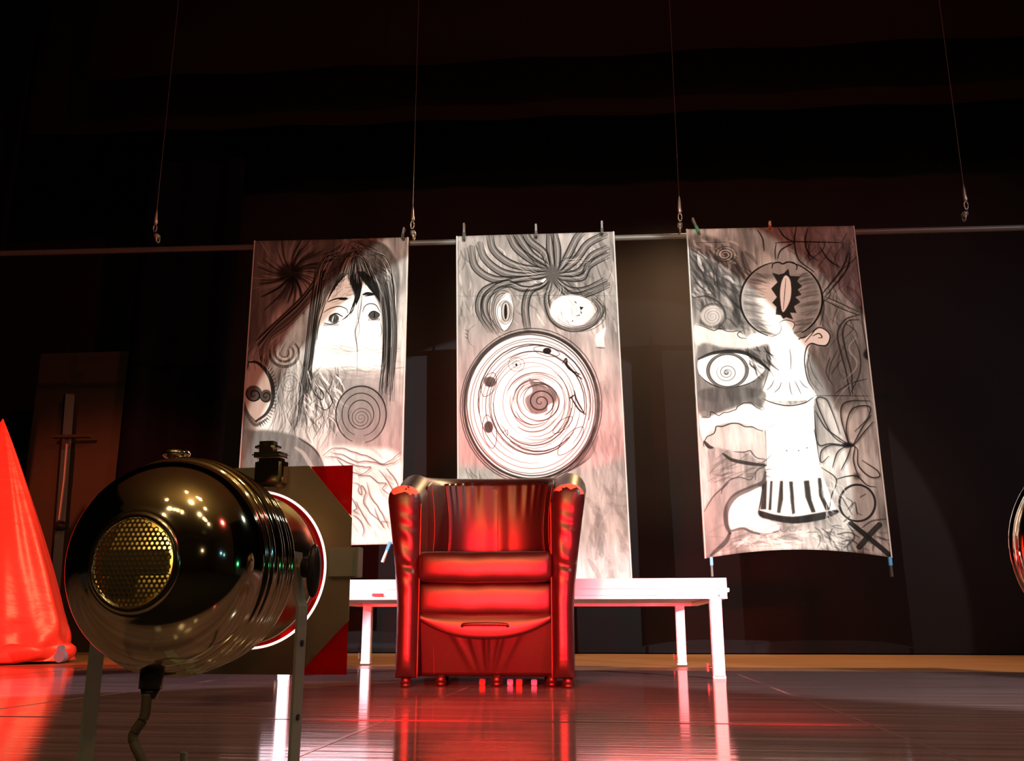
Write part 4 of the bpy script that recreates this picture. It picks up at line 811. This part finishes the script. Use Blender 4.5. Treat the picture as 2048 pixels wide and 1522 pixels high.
# arm fronts: padded pillows with wrinkles
for sx in (-1, 1):
    b = NB()
    def f(u, v):
        z = Z0+(0.738-Z0)*v; fl_ = FL(z)
        wdt = TH+fl_-0.002; c_ = sx*(HW+fl_+0.001-wdt/2)
        if v > 0.88:
            q_ = (v-0.88)/0.12; wdt *= math.sqrt(max(0.0, 1-q_**3))*0.999+0.001
        a = u*2-1
        bulge = 0.035*(1-abs(a)**3.0)*(1-abs(2*v-1)**14)
        wr_ = 0.0035*math.sin(z*95+a*2.5+math.sin(z*31)*1.5)*math.exp(-((z-0.50)/0.13)**2)*(1-a*a)
        dent = -0.006*math.exp(-((z-0.43)/0.02)**2)
        return (c_+a*wdt/2, -HD+0.022-bulge-wr_-dent, z)
    grid(b, f, 18, 110)
    o = obj('arm_front', b, M['leather_worn'], chair, True); solid(o, 0.004)
    # piping round the front
    def fe(v, side):
        z = Z0+(0.738-Z0)*v; return (sx*(HW-TH+0.001), -HD+0.014, z)
    b = NB(); tube(b, [fe(v/20*0.9, -sx) for v in range(21)], 0.003, 6); obj('piping', b, M['piping'], chair, True)
# inner back
b = NB()
def finner(u, v):
    s = 0.20+0.60*u; p, n = path(s); z0i = 0.44; z = z0i+(top_h(s)-0.03-z0i)*v
    fl_ = 0
    cen = math.exp(-((u-0.5)/0.20)**2)
    push = 0.028*math.sin(math.pi*min(1, v*0.85+0.12))*(1-abs(2*u-1)**6)
    seam = -0.010*(math.exp(-((u-0.5)/0.010)**2)+math.exp(-((u-0.29)/0.010)**2)+math.exp(-((u-0.71)/0.010)**2))
    gather = 0.0045*math.sin(u*150)*max(0, v-0.55)/0.45*cen
    d = TH-0.008+push+seam+gather
    return p+n*(fl_-d)+Vector((0, 0, z))
grid(b, finner, 160, 26); o = obj('backrest', b, M['leather_in'], chair, True); solid(o, 0.004)
for u in (0.29, 0.5, 0.71, 0.10, 0.90):
    b = NB(); pts = []
    for k in range(17):
        v = k/16*0.97; q_ = Vector(finner(u, v)); s = 0.20+0.60*u; _, n = path(s); pts.append(q_-n*(0.003 if u in (0.10, 0.90) else 0.006))
    tube(b, pts, 0.0016, 6); obj('seam', b, M['piping'], chair, True)
# cushion, seat base, apron, recessed panel
IW = HW-TH+0.004
def pillow(zc, hh, yf, yb_, bulge, m, name, sagc=0.0, pw=4.0):
    b = NB(); nz = 26; nx = 44; prof = []
    for k in range(nz+1):
        a = -math.pi/2+math.pi*k/nz; prof.append((math.copysign(abs(math.cos(a))**0.6, math.cos(a)), math.copysign(abs(math.sin(a))**0.75, math.sin(a))))
    V = []
    for i in range(nx+1):
        u = i/nx*2-1; ed = (1-abs(u)**pw)**0.35 if abs(u) < 1 else 0; ed = max(ed, 0.02); col = []
        wv = 0.0015*math.sin(u*7)+0.0012*math.sin(u*13+1)
        for cy_, cz_ in prof: col.append(b.verts.new((u*IW, yf+(0.045-bulge*cy_*(0.55+0.45*ed))+0.0*wv, zc+hh*cz_*(0.86+0.14*ed)+sagc*(1-u*u)+wv*cy_)))
        col.append(b.verts.new((u*IW, yb_, zc+hh*(0.86+0.14*ed)+sagc*(1-u*u)))); col.append(b.verts.new((u*IW, yb_, zc-hh)))
        V.append(col)
    n_ = len(V[0])
    for i in range(nx):
        for k in range(n_): b.faces.new((V[i][k], V[i+1][k], V[i+1][(k+1) % n_], V[i][(k+1) % n_]))
    b.faces.new(V[0]); b.faces.new(V[-1][::-1])
    return obj(name, b, m, chair, True)
pillow(0.432, 0.059, -HD-0.005, 0.22, 0.060, M['leather'], 'seat_cushion', -0.004)
pillow(0.314, 0.060, -HD+0.005, 0.20, 0.040, M['leather'], 'seat_base')
b = NB()
def fap(u, v):
    a = u*2-1; zl = 0.172+0.072*abs(a)**2.4; z = 0.262+(zl-0.262)*v
    return (a*IW, -HD+0.045-0.010*math.sin(math.pi*v)-0.012*v, z)
grid(b, fap, 40, 8); o = obj('apron', b, M['leather'], chair, True); solid(o, 0.012)
b = NB(); tube(b, spline([(-0.085, -HD+0.030, 0.212), (-0.075, -HD+0.018, 0.222), (0, -HD+0.012, 0.224), (0.075, -HD+0.018, 0.222), (0.085, -HD+0.030, 0.212)], 6), 0.006, 8); obj('handle', b, M['leather'], o, True)
b = NB()
def fpan(u, v):
    a = u*2-1; z = Z0+(0.27-Z0)*v
    k = sum(math.exp(-((a-c_*(0.35+v*1.1))/0.035)**2) for c_ in (-0.45, -0.22, 0, 0.22, 0.45))
    return (a*IW, -HD+0.135-0.085*v-0.012*k*min(1, v*2)*(1-abs(a)), z)
grid(b, fpan, 90, 14); o = obj('front_panel', b, M['leather_in'], chair, True); solid(o, 0.006)
b = NB(); cyl(b, (-IW+0.05, -HD+0.127, Z0+0.01), (-IW+0.05, -HD+0.089, 0.14), 0.0015, seg=6); obj('seam', b, M['piping'], chair)
b = NB(); box(b, (0, 0.05, Z0+0.006), (2*HW-0.10, 2*HD-0.30, 0.02)); obj('base_board', b, M['blackmetal'], chair)
for fx, fy in ((-0.292, -0.285), (-0.175, -0.20), (0.035, -0.20), (0.24, -0.20), (0.302, -0.285), (-0.22, 0.2), (0.22, 0.2)):
    b = NB(); cyl(b, (fx, fy, 0.0), (fx, fy, 0.014), 0.019, 0.022, 20); cyl(b, (fx, fy, 0.014), (fx, fy, 0.040), 0.024, 0.014, 20); obj('foot', b, M['leather'], chair, True)
# small coloured blocks shaped in place of floor reflections under the chair
for (px, m_, lab) in ((966, M['blockred'], 'small dull red block in place of a floor reflection under the chair, leftmost in the row'), (1022, M['blockblue'], 'small blue block in place of a floor reflection, left of the bright red one under the chair'), (1040, M['blockred'], 'small bright red block in place of a floor reflection, between two blue blocks under the chair'), (1070, M['blockblue'], 'small blue block in place of a floor reflection under the chair, rightmost in the row')):
    p = gz(px, 1370, 0); b = NB(); box(b, (p.x, 3.72, 0.0115), (0.022, 0.022, 0.022), bev=0.002); tag(obj('reflection_block', b, m_), lab, 'block', 'coloured reflection blocks under the armchair')

# ================================================================ FLOOR LAMPS (spun metal cans)
def stage_lamp(loc, heading, tilt, yoke_rz, label, gel=True, ox=-0.013, knobs=True):
    root = tag(empty('stage_lamp', loc), label, 'stage lamp', 'floor standing lamps at the stage edge')
    root.rotation_euler = (0, 0, heading)
    Tm = Matrix.Rotation(tilt, 4, 'X')
    def P(name, b, m, sm=True, par=root):
        bmesh.ops.transform(b, matrix=Tm, verts=b.verts); return obj(name, b, m, par, sm)
    RB = 0.1165; VR = 0.0475
    # body: y = 0 at dome equator, rear is -y
    prof = []
    b = NB(); pr = [(VR, -0.0985), (VR+0.003, -0.1005)]
    for k in range(1, 25):
        a = R(26+64*k/24); pr.append((0.1115*math.sin(a)**0.95, -0.036-0.0705*math.cos(a)))
    def rib(y0, base, amp): return [(base, y0), (base+amp, y0+0.0015), (base+amp*1.1, y0+0.005), (base+amp*0.2, y0+0.0075)]
    for k, y0 in enumerate((-0.034, -0.025, -0.010, -0.001, 0.013, 0.022, 0.033)): pr += rib(y0, RB-0.003+(0.0028*min(k, 2))-0.0012*k, 0.0035)
    pr += [(RB-0.010, 0.043), (RB-0.013, 0.048), (RB-0.019, 0.056), (0.0938, 0.064)]
    lathe_y(b, pr, 96); body = P('housing', b, M['brass'])
    md = body.modifiers.new('bevel', 'SUBSURF'); md.levels = 1; md.render_levels = 1
    b = NB(); lathe_y(b, [(0.0935, 0.060), (0.0935, 0.150), (0.0945, 0.151), (0.0945, 0.155), (0.0935, 0.156), (0.0935, 0.169)], 96); P('front_tube', b, M['brassr'])
    # vent: rim ring, perforated sheet, inside
    b = NB(); lathe_y(b, [(VR-0.004, -0.0985), (VR-0.003, -0.1015), (VR, -0.1025), (VR+0.004, -0.1005), (VR+0.005, -0.097)], 64); P('vent_rim', b, M['brassr'])
    b = NB(); hs = 0.0054; rr_ = 0.00165
    rows = int(VR/(hs*0.866))+1
    for j in range(-rows, rows+1):
        for i in range(-14, 15):
            x = (i+(0.5 if j % 2 else 0))*hs; z = j*hs*0.866
            if math.hypot(x, z) > VR-0.0045: continue
            yd = lambda X_, Z_: -0.1055+(X_*X_+Z_*Z_)*1.6
            hx = [(x+hs/math.sqrt(3)*math.cos(R(60*k+30)), z+hs/math.sqrt(3)*math.sin(R(60*k+30))) for k in range(6)]
            ci = [(x+rr_*math.cos(R(60*k+30)), z+rr_*math.sin(R(60*k+30))) for k in range(6)]
            vo = [b.verts.new((p_[0], yd(*p_), p_[1])) for p_ in hx]; vi = [b.verts.new((p_[0], yd(*p_)+0.0003, p_[1])) for p_ in ci]
            for k in range(6): b.faces.new((vo[k], vo[(k+1) % 6], vi[(k+1) % 6], vi[k]))
    o = P('vent_mesh', b, M['meshmetal'], False); o['kind'] = 'stuff'
    b = NB(); lathe_y(b, [(0.0005, -0.062), (0.02, -0.062), (0.045, -0.060), (0.062, -0.050)], 32); P('lamp_reflector', b, M['innerglow'])
    b = NB(); box(b, (-0.008, -0.083, 0.000), (0.074, 0.012, 0.026), bev=0.003); box(b, (-0.02, -0.083, -0.022), (0.030, 0.012, 0.028), bev=0.003); P('lamp_socket', b, M['cord'], False)
    # octagonal gel holder plate with round opening, gel sheet
    S = 0.131; c45 = 0.072; yP = 0.172
    b = NB(); octo = [(-S+c45, S), (S-c45+0.014, S), (S+0.002, S-c45+0.004), (S+0.002, -S+c45-0.006), (S-c45+0.010, -S), (0.030, -S), (0.030, -0.096), (-0.010, -0.100), (-0.010, -S), (-S+c45, -S), (-S, -S+c45), (-S, S-c45)]
    ro = 0.1015; n = 96
    # outline as dense loop by angle
    def out_pt(a):
        d = (math.cos(a), math.sin(a)); best = 9
        for i in range(len(octo)):
            ax_, ay_ = octo[i]; bx_, by_ = octo[(i+1) % len(octo)]; ex, ey = bx_-ax_, by_-ay_; den = d[0]*ey-d[1]*ex
            if abs(den) < 1e-9: continue
            t_ = (ax_*ey-ay_*ex)/den; u_ = (ax_*d[1]-ay_*d[0])/den
            if t_ > 0 and -1e-6 <= u_ <= 1+1e-6: best = min(best, t_)
        return best
    octo8 = [(-S+c45, S), (S-c45+0.014, S), (S+0.002, S-c45+0.004), (S+0.002, -S+c45-0.006), (S-c45+0.010, -S), (-S+c45, -S), (-S, -S+c45), (-S, S-c45)]
    octo = octo8; angs = sorted([2*math.pi*k/n for k in range(n)]+[math.atan2(q_[1], q_[0]) % (2*math.pi) for q_ in octo8])
    vo = []; vi = []
    for a in angs:
        t_ = out_pt(a); vo.append(b.verts.new((t_*math.cos(a), yP, t_*math.sin(a)))); vi.append(b.verts.new((ro*math.cos(a), yP, ro*math.sin(a))))
    for k in range(len(angs)): b.faces.new((vo[k], vo[(k+1) % len(angs)], vi[(k+1) % len(angs)], vi[k]))
    o = P('gel_holder', b, M['plate'], False); md = o.modifiers.new('t', 'SOLIDIFY'); md.thickness = 0.002
    if gel:
        b = NB(); v4 = [b.verts.new(q_) for q_ in ((-S, yP+0.006, -S), (S-0.001, yP+0.006, -S), (S-0.001, yP+0.006, S), (-S, yP+0.006, S))]; b.faces.new(v4); o = P('colour_gel', b, M['gel'], False); o['label'] = 'translucent red gel sheet'
        md = o.modifiers.new('t', 'SOLIDIFY'); md.thickness = 0.0006
    b = NB(); lathe_y(b, [(ro-0.0036, yP-0.001), (ro-0.0008, yP-0.001), (ro-0.0008, yP+0.001), (ro-0.0036, yP+0.001), (ro-0.0036, yP-0.001)], 96); P('leak_glow_ring', b, M['rim'])  # glowing ring added in place of light spilling round the tube
    # edge clip to the right of the plate, clip block on top
    b = NB(); box(b, (S-0.006, yP+0.000, 0.006), (0.040, 0.014, 0.038), bev=0.002); box(b, (S+0.014, yP-0.002, 0.006), (0.003, 0.02, 0.038), bev=0.001); P('side_clip', b, M['yoke'], False)
    b = NB(); box(b, (0.024, yP-0.010, S-0.009), (0.040, 0.024, 0.038), bev=0.005); P('top_clip', b, M['brass'], False)
    b = NB(); box(b, (0.022, yP-0.010, S+0.014), (0.042, 0.030, 0.007), bev=0.003); box(b, (0.018, yP-0.010, S+0.025), (0.031, 0.026, 0.015), bev=0.006); cyl(b, (0.017, yP-0.0235, S+0.026), (0.017, yP-0.02, S+0.026), 0.003, seg=12); P('clip_cap', b, M['brassr'], False)
    b = NB(); cyl(b, (-0.026, 0.012, RB-0.006), (-0.026, 0.012, RB+0.008), 0.006, seg=16); bmesh.ops.create_uvsphere(b, u_segments=20, v_segments=10, radius=0.016, matrix=Matrix.Translation((-0.026, 0.012, RB+0.011)) @ Matrix.Diagonal((1, 1, 0.45, 1))); P('lid_knob', b, M['brassr'])
    # yoke: two flat bars to a base bar on the floor
    zf = -loc[2]; YW = RB+0.005; OX = ox; yk = Matrix.Rotation(yoke_rz, 3, 'Z')
    for sx in (-1, 1):
        b = NB(); pts = [(sx*(YW-0.004), 0.075, 0.018), (sx*(YW-0.002), 0.075, -0.010), (sx*(YW+0.001), 0.075, -0.030), (sx*(YW+0.006), 0.075, -0.044), (sx*(YW+0.006), 0.075, zf+0.012)]
        rings_ = []
        for (x, y, z) in pts:
            rings_.append([b.verts.new(yk @ Vector((x+dx_+OX, y+dy_-0.008, z))) for dx_, dy_ in ((-0.0016, -0.013), (0.0016, -0.013), (0.0016, 0.013), (-0.0016, 0.013))])
        for i in range(len(rings_)-1):
            for k in range(4): b.faces.new((rings_[i][k], rings_[i][(k+1) % 4], rings_[i+1][(k+1) % 4], rings_[i+1][k]))
        b.faces.new(rings_[0][::-1]); b.faces.new(rings_[-1]); bar = obj('yoke_arm', b, M['yoke'], root)
        for zz in (-0.085, -0.165):
          b = NB(); cyl(b, yk @ Vector((sx*(YW+0.0045)+OX, 0.067, zz)), yk @ Vector((sx*(YW+0.0095)+OX, 0.067, zz)), 0.0035, seg=12)
          obj('rivet', b, M['knob'], bar)
        b = NB(); cyl(b, yk @ Vector((sx*(YW-0.026)+OX, 0.067, 0)), yk @ Vector((sx*(YW+0.016)+OX, 0.067, 0)), 0.0055, seg=16); obj('pivot_bolt', b, M['brassr'], bar)
        if not knobs: continue
        b = NB(); cyl(b, yk @ Vector((sx*(YW+0.006)+OX, 0.067, 0.0)), yk @ Vector((sx*(YW+0.022)+OX, 0.067, 0)), 0.012, 0.010, 20)
        bmesh.ops.create_uvsphere(b, u_segments=16, v_segments=12, radius=1, matrix=Matrix.Translation(yk @ Vector((sx*(YW+0.018)+OX, 0.067, -0.004))) @ Matrix.Diagonal((0.008, 0.012, 0.031, 1))); obj('wing_knob', b, M['knob'], bar, True)
    b = NB(); box(b, (OX, 0.067, zf+0.006), (2*(YW+0.008), 0.026, 0.004)); box(b, (0, 0.03, zf+0.004), (0.03, 0.24, 0.006)); box(b, (0, 0.075, zf+0.012), (0.02, 0.02, 0.02)); obj('base_bar', b, M['yoke'], root)
    # cable
    b = NB(); cyl(b, (-0.005, -0.040, -RB+0.010), (-0.005, -0.042, -RB-0.012), 0.0125, 0.012, 20); cyl(b, (-0.005, -0.042, -RB-0.012), (-0.005, -0.043, -RB-0.022), 0.010, 0.007, 20); gd = P('cable_gland', b, M['knob'])
    b = NB(); pts = spline([(-0.005, -0.043, -RB-0.018), (-0.005, -0.044, -RB-0.040), (-0.015, -0.045, -RB-0.060), (-0.004, -0.045, -RB-0.080), (0.003, -0.04, -RB-0.100), (0.006, -0.02, zf+0.020), (0.03, 0.03, zf+0.008), (0.10, 0.06, zf+0.006), (0.20, -0.03, zf+0.006)], 10); tube(b, pts, 0.0052, 10); obj('power_cord', b, M['cord'], root, True)
    return root
lamp_y = 1.03
pz = gy(368, 1130, lamp_y)
LP = (pz.x, pz.y, pz.z)
stage_lamp(LP, R(-4.5), R(2.0), 0, 'polished metal stage lamp with red gel at the left front of the stage')
lamp('lamp_inside_left', 'POINT', (LP[0]+0.012, LP[1]-0.075, LP[2]+0.02), None, 0.12, (1.0, 0.72, 0.30), shadow_soft_size=0.008)
lamp('gel_beam_left', 'SPOT', (LP[0], LP[1]+0.20, LP[2]+0.006), (CHX, 3.6, 0.36), 1500, (1.0, 0.009, 0.012), spot_size=R(44), spot_blend=1.0, shadow_soft_size=0.05)
pr_ = gy(2268, 1095, 1.10)
stage_lamp((pr_.x, pr_.y, pr_.z), R(-30), R(2.0), 0, 'second polished stage lamp, only its edge in view at the right border', gel=False, ox=0.012, knobs=False)
lamp('gel_beam_right', 'SPOT', (pr_.x+0.12, pr_.y+0.22, pr_.z+0.006), (-0.1, 3.9, 0.35), 600, (1.0, 0.008, 0.025), spot_size=R(44), spot_blend=1.0, shadow_soft_size=0.05)
b = NB(); p = gz(368, 1500, 0.0); p = gy(368, 1512, 1.12); cyl(b, (p.x, p.y, 0.0), (p.x, p.y, p.z+0.004), 0.004, seg=12); cyl(b, (p.x, p.y, 0), (p.x, p.y, 0.004), 0.012, seg=16); tag(obj('bolt_pin', b, M['yoke'], smooth=False), 'small upright metal pin below the polished lamp', 'pin')

# ================================================================ RED DRAPE cone at left
root = tag(empty('draped_cone', (gy(-70, 1310, 5.9).x, 5.9, 0)), 'tall cone of bright red satin fabric at the far left', 'fabric')
AX = root.location.x
ap = gy(6, 838, 5.9); Rb = gy(133, 1290, 5.9).x-AX
b = NB()
def fc(u, v):   # v 0 top .. 1 bottom
    a = u*2*math.pi; hz = ap.z*(1-v)
    prof_ = 0.0 + Rb*(0.86*v**0.92+0.14*math.sin(math.pi*v*0.5))
    if v > 0.90: prof_ += -0.02*((v-0.90)/0.10)**2
    fold = 0.020*math.sin(a*9+v*3)*v+0.012*math.sin(a*17-v*5)*v
    low = max(0, (v-0.78)/0.22); fold += 0.025*low*math.sin(a*6+v*40+2*math.sin(a*3))
    cxx = (ap.x-AX)*(1-v)**1.2
    r_ = max(0.004, prof_+fold*0.8)
    return (cxx+r_*math.cos(a), r_*0.8*math.sin(a), max(0.006, hz))
grid(b, fc, 160, 90); bmesh.ops.remove_doubles(b, verts=b.verts, dist=0.0005); obj('drape', b, M['drape'], root, True)
b = NB()
def fs(u, v):
    a = u*2*math.pi; rr0 = Rb*0.99; tr = 0.035+0.012*math.sin(a*7); q_ = v*2*math.pi
    return ((rr0-0.03+tr*math.cos(q_)+0.015*math.sin(a*11))*math.cos(a), (rr0-0.03+tr*math.cos(q_))*0.8*math.sin(a), 0.055+0.05*math.sin(q_)+0.012*math.sin(a*9+q_))
grid(b, fs, 120, 12); bmesh.ops.remove_doubles(b, verts=b.verts, dist=0.0005); obj('gathered_hem', b, M['drape'], root, True)
p = gz(134, 1323)+Vector((0.05, -0.16, 0)); b = NB()
cyl(b, (p.x, p.y-0.02, 0.035), (p.x, p.y+0.02, 0.035), 0.035, seg=28); box(b, (p.x-0.005, p.y, 0.08), (0.03, 0.05, 0.045), bev=0.006)
tag(obj('caster_wheel', b, M['caster']), 'small blue caster wheel at the foot of the red fabric cone', 'wheel')
